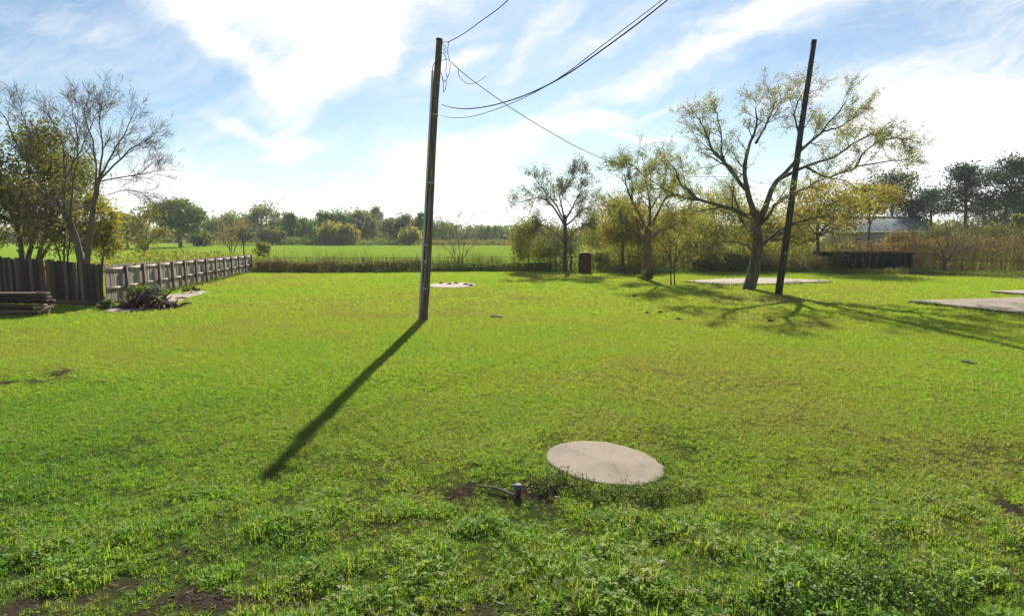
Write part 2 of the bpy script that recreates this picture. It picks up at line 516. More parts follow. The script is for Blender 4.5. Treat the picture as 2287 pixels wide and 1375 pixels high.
# ------------------------------------------------------------------ ground and lawn
DIRT = [  # px, py, rx (m), ry (m), strength : bare patches worn into the lawn
    (230, 1345, 1.3, .34, 1.8), (480, 1350, .5, .16, 1.5), (60, 1225, .55, .16, .8), (330, 1290, .35, .12, .7), (60, 845, 1.4, .8, 1.4), (20, 740, 2.4, .8, .55), (120, 700, 3.0, .6, .5),
    (950, 1365, .7, .16, 1.9), (1010, 1290, .5, .10, .7), (1220, 1300, .35, .1, .7), (1125, 1108, .75, .36, 1.9), (1255, 1045, .25, .3, .35),
    (2250, 1140, .45, .45, 1.3), (2200, 1040, .8, .45, .5), (2270, 1000, .8, .6, .45), (2230, 1300, .5, .3, .55), (1500, 1240, .4, .13, .6), (1340, 1200, .4, .12, .5),
    (1740, 870, 1.0, .8, .35), (1780, 930, .8, .8, .35), (1620, 1130, .3, .15, .4), (1250, 830, 1.6, .8, .22), (330, 1160, .9, .25, .5), (560, 1120, .9, .25, .45), (720, 1040, .6, .2, .3),
    (330, 685, 1.8, .8, .7), (1680, 655, 1.0, .8, .5), (1440, 630, 1.3, .8, .6), (1738, 660, .6, .5, .5), (945, 718, .35, .3, .5), (1450, 1350, .5, .1, .6), (1900, 1340, .5, .12, .4), (640, 1360, .5, .12, .8), (430, 1330, .5, .14, .8), (80, 1300, .5, .16, .7), (820, 1345, .4, .1, .7), (1120, 1365, .5, .1, .7), (1650, 1370, .4, .1, .7), (1770, 1300, .4, .1, .5), (2080, 1200, .4, .12, .4), (700, 1200, .6, .15, .4), (870, 1180, .5, .15, .35), (420, 1240, .5, .14, .5), (560, 1330, .6, .12, .55), (760, 1290, .4, .1, .4),
]
DIRT_W = [(at(a, b), rx, ry, s) for a, b, rx, ry, s in DIRT]


LID_C = at(1351, 1034)


def dirt_at(x, y):
    t = np.zeros_like(x)
    wob = (fbm(x, y, 1.6, 5) - .5) * 1.2
    for p, rx, ry, s in DIRT_W:
        q = np.sqrt(((x - p[0]) / rx) ** 2 + ((y - p[1]) / ry) ** 2) + wob
        t = np.maximum(t, np.clip(s * np.clip((1.35 - q) * .9, 0, 1), 0, 1.6))
    t = np.clip(t * np.clip(.55 + (fbm(x, y, 3.2, 9, 3) - .5) * 2.2, .1, 1), 0, 1)
    return t


def tint_at(x, y):
    """0 dry .. 1 lush"""
    t = .50 + .30 * (fbm(x, y, .17, 11, 3) - .5) + .30 * (fbm(x, y, .75, 3, 3) - .5)
    t += .01 * np.clip((9.5 - y) / 6.5, 0, 1)              # coarser, greener growth towards the road
    t += .12 * np.exp(-((x + 5.5) / 3.0) ** 2 - ((y - 9) / 3.5) ** 2)
    t -= .17 * np.exp(-((x - 5.0) / 2.6) ** 2 - ((y - 8.0) / 3.0) ** 2)
    t -= .10 * np.exp(-((x - 4.5) / 4.0) ** 2 - ((y - 13) / 2.5) ** 2)
    t += .06 * np.clip((8.5 - y) / 2.5, 0, 1) + .08 * np.clip((5.6 - y) / 1.2, 0, 1)
    t -= .13 * np.clip((y - 9) / 10, 0, 1) * (y < 43)
    t += .05 * np.clip((11 - y) / 4, 0, 1)
    t += .04 * (y > 43)
    return np.clip(t, .02, .98)


def height_at(x, y):
    x, y = np.asarray(x, float), np.asarray(y, float)
    near = np.clip((26 - y) / 16, 0, 1)
    z = (fbm(x, y, .55, 21, 3) - .5) * .10 * near + (fbm(x, y, 2.1, 31, 2) - .5) * .05 * np.clip((10 - y) / 5, 0, 1)
    dx, dy = x - LID_C[0], y - LID_C[1]
    q = np.clip((1.9 - np.sqrt(dx * dx + dy * dy)) / .9, 0, 1)
    q = q * q * (3 - 2 * q)
    return z * (1 - q) + q * (-.0872 * dx)          # the turf falls with the tilt of the near lid


def build_ground():
    ys = np.concatenate([-np.geomspace(300, 9, 24), np.linspace(-8, 2.5, 26), np.linspace(2.6, 16, 150), np.geomspace(16.1, 60, 110), np.geomspace(61, 900, 50)])
    ss = np.linspace(-1, 1, 231)
    Y, S = np.meshgrid(ys, ss, indexing='ij')
    X = S * (9 + 1.35 * np.abs(Y))
    x, y = X.ravel(), Y.ravel()
    V = np.stack([x, y, height_at(x, y)], 1)
    nx, ny = len(ss), len(ys)
    i = np.arange(nx * ny).reshape(ny, nx)
    q = np.stack([i[:-1, :-1], i[:-1, 1:], i[1:, 1:], i[1:, :-1]], -1).reshape(-1, 4)
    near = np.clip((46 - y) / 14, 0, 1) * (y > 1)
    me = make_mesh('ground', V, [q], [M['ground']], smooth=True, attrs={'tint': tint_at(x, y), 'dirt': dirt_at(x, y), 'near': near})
    link('ground', me, kind='structure')


build_ground()

# slabs whose footprint carries no grass: list of functions of (x, y) -> bool
NO_GRASS = []


def tuft(seed, nb, h, spread, w, clover=0):
    r = np.random.default_rng(seed)
    g = Geo()
    for _ in range(nb):
        a = r.uniform(0, 2 * math.pi)
        rad = spread * math.sqrt(r.uniform(0, 1))
        b = np.array([math.cos(a) * rad, math.sin(a) * rad, -.01])
        la = a + r.normal(0, .9)
        lean = r.uniform(.15, .95)
        hh = h * r.uniform(.45, 1.15)
        d = np.array([math.cos(la), math.sin(la), 0])
        s = np.array([-d[1], d[0], 0]) * w * r.uniform(.6, 1.2)
        m = b + np.array([0, 0, hh * .6]) + d * hh * .3 * lean
        t = b + np.array([0, 0, hh * (1 - .25 * lean)]) + d * hh * .95 * lean
        g.add([b - s, b + s, m + s * .75, m - s * .75, t], [[0, 1, 2, 3]], [[3, 2, 4]], att=np.clip(r.normal(.5, .26 if spread < .09 else .1), 0, 1))
    for _ in range(clover):
        a = r.uniform(0, 2 * math.pi)
        rad = spread * 1.1 * math.sqrt(r.uniform(0, 1))
        c = np.array([math.cos(a) * rad, math.sin(a) * rad, h * r.uniform(.45, .95)])
        tilt = r.normal(0, .35, 2)
        L = h * r.uniform(.16, .32)
        a0 = r.uniform(0, 6.28)
        tt = np.clip(r.normal(.62, .25), 0, 1)
        for j in range(3):
            u = np.array([math.cos(a0 + j * 2.094), math.sin(a0 + j * 2.094), 0])
            v = np.array([-u[1], u[0], 0])
            pts = np.array([c, c + u * L * .6 + v * L * .42, c + u * L, c + u * L * .6 - v * L * .42])
            pts[:, 2] += (pts[:, 0] - c[0]) * tilt[0] + (pts[:, 1] - c[1]) * tilt[1]
            g.add(pts, [[0, 1, 2, 3]], att=tt)
    return g.mesh('grass_tuft', M['grass'])


def build_grass():
    tcol = bpy.data.collections.new('grass_tufts')          # templates, not linked to the scene
    specs = [(1, 22, .055, .055, .0032, 0), (2, 26, .050, .060, .0030, 0), (3, 20, .060, .060, .0034, 2), (4, 14, .055, .055, .0034, 7), (5, 10, .050, .055, .0034, 10), (6, 18, .085, .05, .0036, 0),
             (7, 14, .055, .10, .006, 0), (8, 12, .05, .10, .007, 3)]
    for i, sp in enumerate(specs):
        o = bpy.data.objects.new('grass_tuft_%02d' % i, tuft(*sp))
        tcol.objects.link(o)
    r = np.random.default_rng(99)
    pts, rot, scl, idx, tin = [], [], [], [], []

    def zone(y0, y1, dens, s0, kinds, probs, var=.09, pdead=.05, fin=0, fout=0):
        n = int(dens * (y1 - y0) * ((.95 * y0 + 2.2) + (.95 * y1 + 2.2)))
        y = r.uniform(y0, y1, n)
        w1 = .95 * y1 + 2.2
        x = r.uniform(-w1, w1, n)
        keep = np.abs(x) < .95 * y + 2.2
        if fin:
            keep &= r.uniform(0, 1, n) < (y - y0) / fin
        if fout:
            keep &= r.uniform(0, 1, n) < (y1 - y) / fout
        x, y = x[keep], y[keep]
        d = dirt_at(x, y)
        clump = fbm(x, y, 2.4, 41, 3)
        keep = r.uniform(0, 1, len(x)) > np.clip(d * 1.05 - .08, 0, .95)
        dense = r.uniform(0, 1, len(x)) < np.clip(.66 + (clump - .47) * (3.0 + 3.5 * np.clip((6.4 - y) / 1.5, 0, 1)), .12, 1) + np.clip((y - 7) / 8, 0, .8)
        keep &= dense | (r.uniform(0, 1, len(x)) < .45)
        for f in NO_GRASS:
            keep &= ~f(x, y)
        x, y, d, clump, dense = x[keep], y[keep], d[keep], clump[keep], dense[keep]
        m = len(x)
        nearf = np.clip((7.0 - y) / 2.5, 0, 1)
        s = s0 * r.uniform(.7, 1.3, m) * (1 + 1.5 * nearf * np.clip((clump - .40) * 4, 0, 1.3)) * (1 - .45 * d) * np.where(dense, 1, .55)
        pts.append(np.stack([x, y, height_at(x, y)], 1))
        rot.append(np.stack([r.normal(0, .14, m), r.normal(0, .14, m), r.uniform(0, 6.283, m)], 1))
        scl.append(s)
        ii = r.choice(kinds, m, p=probs)
        idx.append(ii)
        t = tint_at(x, y) + r.normal(0, var, m) - .30 * d * r.uniform(0, 1.3, m)
        dead = r.uniform(0, 1, m) < pdead
        t = np.where(dead, t - r.uniform(.25, .6, m), t)
        tin.append(np.clip(t, 0, 1))
    zone(2.4, 6.0, 1000, .74, [0, 1, 2, 3, 4, 5], [.22, .22, .22, .16, .10, .08], .12, .18)
    zone(6.0, 11.0, 760, .70, [0, 1, 2, 3, 4], [.28, .28, .24, .13, .07], .10, .13, 0, 1.5)
    zone(9.5, 24, 330, 1.0, [0, 1, 2, 3], [.35, .35, .2, .10], .07, .05, 1.5, 8)
    zone(15, 46, 70, 1.25, [6, 7], [.7, .3], .035, .0, 7, 0)
    P = np.vstack(pts)
    me = bpy.data.meshes.new('grass')
    me.vertices.add(len(P))
    me.vertices.foreach_set('co', P.astype(np.float32).ravel())
    for nme, typ, arr, key in (('rot', 'FLOAT_VECTOR', np.vstack(rot), 'vector'), ('scl', 'FLOAT', np.concatenate(scl), 'value'), ('pick', 'INT', np.concatenate(idx), 'value'), ('itint', 'FLOAT', np.concatenate(tin), 'value')):
        a = me.attributes.new(nme, typ, 'POINT')
        a.data.foreach_set(key, np.asarray(arr, np.int32 if typ == 'INT' else np.float32).ravel())
    o = link('grass', me, kind='stuff', label='short mown green lawn with clover and dry patches', cat='grass')
    ng = bpy.data.node_groups.new('scatter_tufts', 'GeometryNodeTree')
    ng.interface.new_socket('Geometry', in_out='INPUT', socket_type='NodeSocketGeometry')
    ng.interface.new_socket('Geometry', in_out='OUTPUT', socket_type='NodeSocketGeometry')
    gi, go = ng.nodes.new('NodeGroupInput'), ng.nodes.new('NodeGroupOutput')
    ci = ng.nodes.new('GeometryNodeCollectionInfo')
    ci.inputs['Collection'].default_value = tcol
    ci.inputs['Separate Children'].default_value = True
    ci.inputs['Reset Children'].default_value = True
    ip = ng.nodes.new('GeometryNodeInstanceOnPoints')
    ip.inputs['Pick Instance'].default_value = True

    def named(nm, t):
        a = ng.nodes.new('GeometryNodeInputNamedAttribute')
        a.data_type = t
        a.inputs['Name'].default_value = nm
        return a.outputs['Attribute']
    L = ng.links.new
    L(gi.outputs[0], ip.inputs['Points'])
    L(ci.outputs[0], ip.inputs['Instance'])
    L(named('pick', 'INT'), ip.inputs['Instance Index'])
    e2r = ng.nodes.new('FunctionNodeEulerToRotation')
    L(named('rot', 'FLOAT_VECTOR'), e2r.inputs[0])
    L(e2r.outputs[0], ip.inputs['Rotation'])
    L(named('scl', 'FLOAT'), ip.inputs['Scale'])
    L(ip.outputs[0], go.inputs[0])
    md = o.modifiers.new('scatter', 'NODES')
    md.node_group = ng
    print('grass tufts', len(P))


# ------------------------------------------------------------------ concrete slabs
def poly_inside(poly):
    P = np.asarray(poly, float)[:, :2]

    def f(x, y):
        ins = np.zeros(np.shape(x), bool)
        j = len(P) - 1
        for i in range(len(P)):
            c = ((P[i, 1] > y) != (P[j, 1] > y)) & (x < (P[j, 0] - P[i, 0]) * (y - P[i, 1]) / (P[j, 1] - P[i, 1] + 1e-12) + P[i, 0])
            ins ^= c
            j = i
        return ins
    return f


def slab(name, outline, z, th, material, label, cat, roll=0.0, chip=.02, seed=0):
    """a slab with a worn, slightly chipped rim"""
    r = np.random.default_rng(seed)
    P = np.asarray(outline, float)[:, :2]
    c = P.mean(0)
    out = []
    for a, b in zip(P, np.roll(P, -1, 0)):
        n = max(1, int(np.linalg.norm(b - a) / .12))
        n = min(n, 40)
        for i in range(n):
            out.append(a + (b - a) * i / n)
    out = np.array(out) - c
    rad = np.linalg.norm(out, axis=1)[:, None]
    out = out * (1 + (r.normal(0, chip, (len(out), 1)) / np.maximum(rad, .3)))
    n = len(out)
    rings = []
    for f, dz in ((1.0, -th), (1.0, -.02), (1 - .015 / rad, 0.0), (.93, .0), (.6, .004), (.25, .006)):
        p = out * f
        rings.append(np.column_stack([p, np.full(n, dz)]))
    V = np.vstack(rings + [[[0, 0, .007]]])
    V[:, 2] += -math.sin(roll) * V[:, 0]
    q = []
    for k_ in range(len(rings) - 1):
        i = np.arange(n) + k_ * n
        j = np.roll(np.arange(n), -1) + k_ * n
        q.append(np.stack([i, j, j + n, i + n], 1))
    i = np.arange(n) + (len(rings) - 1) * n
    t = np.stack([i, np.roll(i, -1), np.full(n, len(V) - 1)], 1)
    me = make_mesh(name, V, [np.vstack(q), t], [material])
    o = link(name, me, loc=(c[0], c[1], z), label=label, cat=cat)
    NO_GRASS.append(poly_inside((P - c) * .985 + c))
    return o


a_ = np.linspace(0, 2 * math.pi, 40, endpoint=False)
slab('concrete_lid', np.stack([LID_C[0] + .72 * np.cos(a_), LID_C[1] + .72 * np.sin(a_)], 1), .03, .14, M['concrete'],
     'round pale concrete lid lying in the grass in the foreground', 'concrete lid', math.radians(5), .008, 3)
RC = at(1010, 637.5)
slab('concrete_lid', np.stack([RC[0] + 1.25 * np.cos(a_), RC[1] + 1.6 * np.sin(a_)], 1), .035, .1, M['concrete_pale'],
     'far round pale concrete lid half grown over, right of the tall pole with conduit', 'concrete lid', 0, .03, 4)


def pix_poly(pts, z=0):
    return [at(a, b, z)[:2] for a, b in pts]


slab('concrete_slab', pix_poly([(1530, 629), (1600, 624), (1700, 621.5), (1860, 627), (1840, 632), (1760, 634), (1620, 637)]), .04, .12, M['concrete_pale'],
     'long pale concrete slab in the grass behind the oak trunk', 'concrete slab', 0, .05, 5)
slab('concrete_slab', pix_poly([(2032, 676), (2330, 667.5), (2420, 688), (2300, 706)]), .10, .16, M['concrete'],
     'large raised concrete slab at the right edge, the nearer of two', 'concrete slab', 0, .03, 6)
slab('concrete_slab', pix_poly([(2212, 654), (2380, 649), (2420, 655), (2330, 663)]), .10, .14, M['concrete_pale'],
     'smaller raised concrete slab at the right edge, behind the larger one', 'concrete slab', 0, .03, 7)
slab('concrete_slab', pix_poly([(365, 672), (372, 660), (440, 650), (465, 652), (425, 664), (395, 676)]), .03, .08, M['concrete_pale'],
     'low pale concrete slab beside the post and rail side of the fence', 'concrete slab', 0, .06, 8)
slab('concrete_slab', pix_poly([(232, 694), (262, 688), (380, 684), (388, 690), (300, 695), (250, 699)]), .025, .07, M['concrete_pale'],
     'thin pale concrete strip under the front of the dark root pile', 'concrete slab', 0, .06, 9)

# ------------------------------------------------------------------ utility poles and wires


def pole(base_px, top_px, y, r0, r1, name, material, label, n=14):
    b = at(*base_px)
    t = at_y(top_px[0], top_px[1], b[1])
    root = link(name, None, loc=tuple(b), label=label, cat='pole')
    g = Geo()
    ts = np.linspace(0, 1, 30)
    r = np.random.default_rng(int(base_px[0]))
    pts = (t - b)[None] * ts[:, None]
    pts[:, 0] += .02 * np.sin(ts * 7) + r.normal(0, .003, 30)
    pts[0, 2] -= .3
    g.tube(pts, r0 + (r1 - r0) * ts, n)
    g.build('shaft', material, root, smooth=True)
    return root, b, t


P1, P1b, P1t = pole((944, 715), (981, 88), 0, .155, .098, 'utility_pole', M['pole_wood'], 'tall brown wooden pole with grey conduit and overhead wires, standing mid lawn')
P2, P2b, P2t = pole((1738, 657), (1818, 92), 0, .165, .105, 'utility_pole', M['pole_dark'], 'dark leaning wooden pole without wires beside the oak trunk')


def local(root, p):
    return np.asarray(p) - np.array(root.location)


# conduit, ground wire, straps, cap on the near pole
yb = P1b[1] - .12
g = Geo()
cp = [at_y(*p, yb) for p in ((936, 718), (940, 640), (948, 500), (957, 330), (963, 220), (966, 158))]
g.tube([local(P1, p) for p in smooth_path(cp, 24)], .032, 8)
g.build('conduit', M['metal_pipe'], P1, smooth=True)
g = Geo()
g.tube([local(P1, at_y(*p, yb)) for p in ((966, 160), (966.5, 150), (970, 141), (977, 138))], .012, 6)
g.build('cable_bend', M['cable'], P1, smooth=True)
g = Geo()
gw = [at_y(*p, yb - .06) for p in ((941, 700), (946, 640), (952, 560), (958, 470), (964, 380))]
g.tube([local(P1, p) for p in smooth_path(gw, 20)], .006, 5)
g.build('ground_wire', M['metal_pipe'], P1)
for py in (250, 400, 540, 640):
    f = (715 - py) / (715 - 88)
    c = (P1t - P1b) * f
    g = Geo()
    rr = .155 + (.098 - .155) * f + .006
    ax = (P1t - P1b) / np.linalg.norm(P1t - P1b)
    g.tube([c - ax * .02, c + ax * .02], rr, 14)
    g.build('strap', M['metal_pipe'], P1, smooth=True)
g = Geo()
g.tube([(P1t - P1b) * .995, (P1t - P1b) * 1.002], .10, 12)
g.build('pole_cap', M['pole_dark'], P1)
for pts in ([(985, 98), (993, 94), (1003, 94)], [(988, 136), (998, 132), (1006, 138)]):
    g = Geo()
    g.tube([local(P1, at_y(*p, P1b[1])) for p in pts], .012, 5)
    g.build('wire_clamp', M['metal_pipe'], P1)
for pts in ([(1002, 95), (1000, 110), (1001, 125), (1005, 136)], [(986, 118), (993, 122), (997, 140), (996, 160), (998, 172), (1003, 165), (1005, 150), (1005, 138)],
            [(984, 160), (988, 172), (992, 182), (998, 176), (1001, 168)], [(986, 165), (991, 190), (990, 206), (995, 198), (997, 180)], [(989, 100), (995, 105), (992, 112), (997, 120)]):
    g = Geo()
    g.tube([local(P1, p) for p in smooth_path([at_y(a, b, P1b[1] - .08) for a, b in pts], 16)], .010, 5)
    g.build('drop_loop', M['cable'], P1)
g = Geo()
g.tube([(P2t - P2b) * .985, (P2t - P2b) * 1.004], .115, 12)
g.build('pole_cap', M['pole_dark'], P2)
for f in (.92, .80):
    g = Geo()
    c = (P2t - P2b) * f
    g.tube([c + np.array([-.17, -.02, 0]), c + np.array([.17, .02, 0])], .012, 6)
    g.build('bolt', M['rust'], P2)


for root_, b_, t_, zs in ((P1, P1b, P1t, (7.9, 7.3, 6.9)), (P2, P2b, P2t, (10.1, 9.2))):
    for z_ in zs:
        c = (t_ - b_) * (z_ / (t_ - b_)[2])
        g = Geo()
        g.tube([c + np.array([0, -.16, 0]), c + np.array([0, .16, 0])], .011, 6)
        g.tube([c + np.array([0, -.125, 0]), c + np.array([0, -.112, 0])], .03, 8)
        g.build('bolt', M['rust'], root_)
    c = (t_ - b_) * (1.9 / (t_ - b_)[2])
    g = Geo()
    g.box(c + np.array([0, -.148, 0]), (.07, .012, .10))
    g.build('tag', M['tag'], root_)


def wire(name, A, B, pts, rad, label, n=40):
    """pixels projected onto the vertical plane through ground points A and B"""
    A, B = np.asarray(A, float), np.asarray(B, float)
    nrm = np.array([-(B - A)[1], (B - A)[0]])
    out = []
    for px, py in pts:
        d = raydir(px, py)
        t = (nrm @ A) / (nrm @ d[:2])
        out.append(np.array([0, 0, CAM_H]) + d * t)
    return out


def overhead(name, pts3, rad, label, n=50):
    g = Geo()
    a, b = np.array(pts3[-2]), np.array(pts3[-1])
    if np.linalg.norm(b - a) > 6:                       # long last span: a gentle sag in short steps
        pts3 = list(pts3[:-1]) + [a + (b - a) * t_ + np.array([0, 0, -.5 * math.sin(math.pi * t_)]) for t_ in np.linspace(.12, 1, 8)]
    P = smooth_path(pts3, 90)
    g.tube(P - P[0], rad, 6)
    return g.build(name, M['cable'], None, tuple(P[0]), smooth=True, label=label, cat='overhead wire')


A = (P1b[0] + .1, P1b[1])
Bp = (9.5, -4.0)
w = wire('', A, Bp, [(1000, 95), (1035, 76), (1075, 47), (1110, 22), (1135, 0), (1170, -36)], 0, '')
w.append(np.array([Bp[0], Bp[1], 9.2]))
overhead('overhead_wire', w, .011, 'thin black wire rising from the top of the conduit pole')
w = wire('', A, Bp, [(987, 234), (1020, 242), (1060, 242), (1110, 233), (1180, 210), (1260, 170), (1340, 115), (1420, 56), (1490, 0), (1540, -42)], 0, '')
w.append(np.array([Bp[0], Bp[1], 8.0]))
W2 = overhead('overhead_wire', w, .014, 'thick black sagging cable crossing the sky from mid pole')
w = wire('', A, Bp, [(985, 258), (1010, 263), (1050, 261), (1100, 247), (1180, 214), (1260, 167), (1340, 106), (1420, 45), (1478, 0), (1530, -45)], 0, '')
w.append(np.array([Bp[0], Bp[1], 8.4]))
overhead('overhead_wire', w, .008, 'thin lower sagging wire that runs along the thick cable')
w = wire('', A, (22.0, 50.0), [(1008, 139), (1040, 168), (1090, 205), (1150, 247), (1220, 290), (1300, 334), (1385, 368), (1470, 388), (1560, 395), (1660, 395), (1760, 394)], 0, '')
W3 = overhead('overhead_wire', w, .013, 'black service wire falling from the conduit pole into the tree crowns')
lp = wire('', A, (22.0, 50.0), [(1024, 154), (1024, 166), (1032, 178), (1045, 187), (1060, 186), (1075, 178), (1089, 168)], 0, '')
g = Geo()
g.tube([np.asarray(p) - np.array(W3.location) for p in smooth_path(lp, 20)], .010, 5)
g.build('hanging_tail', M['cable'], W3)

# ------------------------------------------------------------------ board fence
CORNER = at(235, 684)
FAR = at(561, 607)


def picket_mesh(h, w, th, r):
    g = Geo()
    c = r.uniform(.015, .03)
    pr = np.array([[-w / 2, 0], [w / 2, 0], [w / 2, h - c], [w / 2 - c, h], [-w / 2 + c, h], [-w / 2, h - c]])
    fr = np.column_stack([pr[:, 0], np.full(6, -th / 2), pr[:, 1]])
    bk = fr + np.array([0, th, 0])
    g.poly(fr)
    g.poly(bk[::-1])
    for i in range(6):
        j = (i + 1) % 6
        g.add([fr[i], bk[i], bk[j], fr[j]], [[0, 1, 2, 3]])
    return g


def board_run(name, a, b, hfun, material, rail_side, label, spacing, post_step, post_first, seed, rails, postmat, railmat, bottom=.03, wid=.146):
    """pickets between ground points a and b; rails and posts stand on rail_side (+1 right of the direction a->b)"""
    r = np.random.default_rng(seed)
    a, b = np.array([a[0], a[1], 0]), np.array([b[0], b[1], 0])
    L = np.linalg.norm(b - a)
    d = (b - a) / L
    nrm = np.array([d[1], -d[0], 0]) * rail_side
    ang = math.atan2(d[1], d[0])
    root = link(name, None, loc=tuple(a), label=label, cat='fence')
    vari = [picket_mesh(1.0, wid, .018, r).mesh('picket', material) for _ in range(6)]
    n = int(L / spacing)
    for i in range(n):
        s = (i + .5) * spacing
        h = hfun(s) * (1 + r.normal(0, .007)) - bottom
        o = link('picket', vari[r.integers(6)], root, tuple(d * s + np.array([0, 0, bottom + r.normal(0, .015)])))
        o.rotation_euler = (r.normal(0, .008), r.normal(0, .010), ang + r.normal(0, .02))
        o.scale = (r.uniform(.93, 1.03), 1, h)
    ps = []
    s = post_first
    while s < L + .05:
        ps.append(s)
        s += post_step
    for s in ps:
        g = Geo()
        h = hfun(s) - .04
        R = np.array([[math.cos(ang), -math.sin(ang), 0], [math.sin(ang), math.cos(ang), 0], [0, 0, 1]])
        g.box((0, 0, h / 2 - .1), (.095, .095, h + .2), R)
        o = g.build('post', postmat, root, tuple(d * s + nrm * .105))
        o.rotation_euler = (r.normal(0, .01), r.normal(0, .01), 0)
    cuts = [0] + ps + ([L] if L - ps[-1] > .3 else [])
    for fr in rails:
        for s0, s1 in zip(cuts[:-1], cuts[1:]):
            if s1 - s0 < .2:
                continue
            p0 = d * (s0 + .006) + nrm * .034 + np.array([0, 0, hfun(s0) * fr])
            p1 = d * (s1 - .006) + nrm * .034 + np.array([0, 0, hfun(s1) * fr])
            c, v = (p0 + p1) / 2, p1 - p0
            ln = np.linalg.norm(v)
            x = v / ln
            yv = nrm
            z = np.cross(x, yv)
            g = Geo()
            g.box((0, 0, 0), (ln, .04, .088), np.stack([x, yv, z], 1))
            g.build('rail', railmat, root, tuple(c))
    return root, d, nrm


LEFT_END = at_y(-330, 600, 25.6)
Lf = np.linalg.norm((CORNER - LEFT_END)[:2])
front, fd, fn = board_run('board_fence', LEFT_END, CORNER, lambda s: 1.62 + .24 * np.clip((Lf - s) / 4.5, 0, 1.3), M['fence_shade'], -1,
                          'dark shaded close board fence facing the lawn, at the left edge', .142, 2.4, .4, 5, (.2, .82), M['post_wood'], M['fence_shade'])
g = Geo()
g.box((0, 0, 0), (3.2, .03, .17))
o = g.build('kick_board', M['fence_shade'], front, tuple(fd * (Lf - 1.75) - fn * .032 + np.array([0, 0, .12])))
o.rotation_euler = (0, .01, math.atan2(fd[1], fd[0]))
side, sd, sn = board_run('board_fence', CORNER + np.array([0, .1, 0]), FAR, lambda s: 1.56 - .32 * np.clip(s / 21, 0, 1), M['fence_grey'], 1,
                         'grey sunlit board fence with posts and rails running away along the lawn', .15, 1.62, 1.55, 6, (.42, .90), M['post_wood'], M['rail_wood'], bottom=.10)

# ------------------------------------------------------------------ lumber stack and scraps at the left
LB = at(60, 703)
lum_lab = {0: 'topmost pale edged plank of the lumber stack at the left fence', 5: 'lowest dark plank of the lumber stack, lying on the ground'}
r = np.random.default_rng(12)
z = .0
for i in range(6):
    th = .095 if i % 2 else .075
    for j in range(2 if i in (1, 3, 4) else 1):
        g = Geo()
        ln = r.uniform(4.2, 4.9)
        g.box((0, 0, 0), (ln, r.uniform(.22, .3) if i != 5 else .42, th))
        x_end = at_y(96 + r.uniform(-16, 12), 690, LB[1])[0]
        lv = 5 - i
        o = g.build('plank', M['lumber'], None, (x_end - ln / 2, LB[1] + .05 + j * .33 + r.uniform(-.05, .05), z + th / 2 + .02),
                    label=lum_lab.get(lv) or '%s dark weathered plank in the %s layer from the ground of the left lumber stack' % ('rear' if j else 'front', ('lowest', 'second', 'third', 'fourth', 'fifth', 'top')[i]), cat='plank', group='planks stacked before the shaded fence')
        o.rotation_euler = (r.normal(0, .02), r.normal(0, .006), r.normal(0, .035))
    z += th + .045
for i, (px, py, ln, rz, ry, lab) in enumerate([(100, 690, .5, .5, .4, 'pale splintered board leaning on the end of the plank stack'), (108, 697, .34, -.6, .7, 'short pale splinter lying at the end of the plank stack'),
                                               (90, 684, .42, 1.0, .2, 'pale broken board end poking out between the stacked planks'), (96, 655, .4, .2, -.15, 'dark broken board tip on top of the plank stack')]):
    g = Geo()
    rr = np.random.default_rng(i)
    n = 6
    xs = np.linspace(-.5, .5, n) * ln
    top = .06 + rr.normal(0, .015, n)
    bot = -.06 + rr.normal(0, .015, n)
    top[-1] = .012
    bot[-1] = -.004
    V = np.array([[x, y_, z_] for x, t, b in zip(xs, top, bot) for y_, z_ in ((t, .012), (b, .012), (b, -.012), (t, -.012))])
    q = []
    for k_ in range(n - 1):
        for m_ in range(4):
            q.append([k_ * 4 + m_, k_ * 4 + (m_ + 1) % 4, k_ * 4 + 4 + (m_ + 1) % 4, k_ * 4 + 4 + m_])
    q += [[0, 3, 2, 1], [n * 4 - 4, n * 4 - 3, n * 4 - 2, n * 4 - 1]]
    g.add(V, q)
    p = at_y(px, py, LB[1] - .2)
    o = g.build('broken_board', M['pale_wood'] if i < 3 else M['lumber'], None, (p[0], p[1], max(p[2], .06)), label=lab, cat='broken board')
    o.rotation_euler = (.7, -ry, rz)

# root pile
RP = at(320, 690)
r = np.random.default_rng(21)
g = Geo()
for i in range(170):
    x = r.normal(0, .62)
    hmax = .68 * math.exp(-((x - .1) / .62) ** 2)
    p = np.array([np.clip(x, -1.15, 1.1), r.normal(.25, .28), r.uniform(.02, max(.1, hmax))])
    d = r.normal(size=3)
    d[2] = abs(d[2]) * .5
    d /= np.linalg.norm(d)
    L = r.uniform(.12, .55)
    q = [p - d * L * .5, p + r.normal(0, .05, 3), p + d * L * .5 + r.normal(0, .06, 3)]
    q = smooth_path(q, 5)
    q[:, 2] = np.maximum(q[:, 2], .0)
    rad = r.uniform(.01, .05)
    g.tube(q, np.linspace(rad, rad * .45, 5), 5)
for i in range(26):
    x = r.normal(0, .5)
    c = np.array([x, r.normal(.25, .22), r.uniform(0, .42 * math.exp(-(x / .6) ** 2) + .05)])
    g.tube(smooth_path([c + r.normal(0, .12, 3), c, c + r.normal(0, .12, 3)], 5), np.array([.04, .12, .15, .1, .03]) * r.uniform(.6, 1.3), 6)
g.build('root_pile', M['root_wood'], None, tuple(RP), label='dark heap of dug up roots and branches by the fence corner', cat='brush heap')
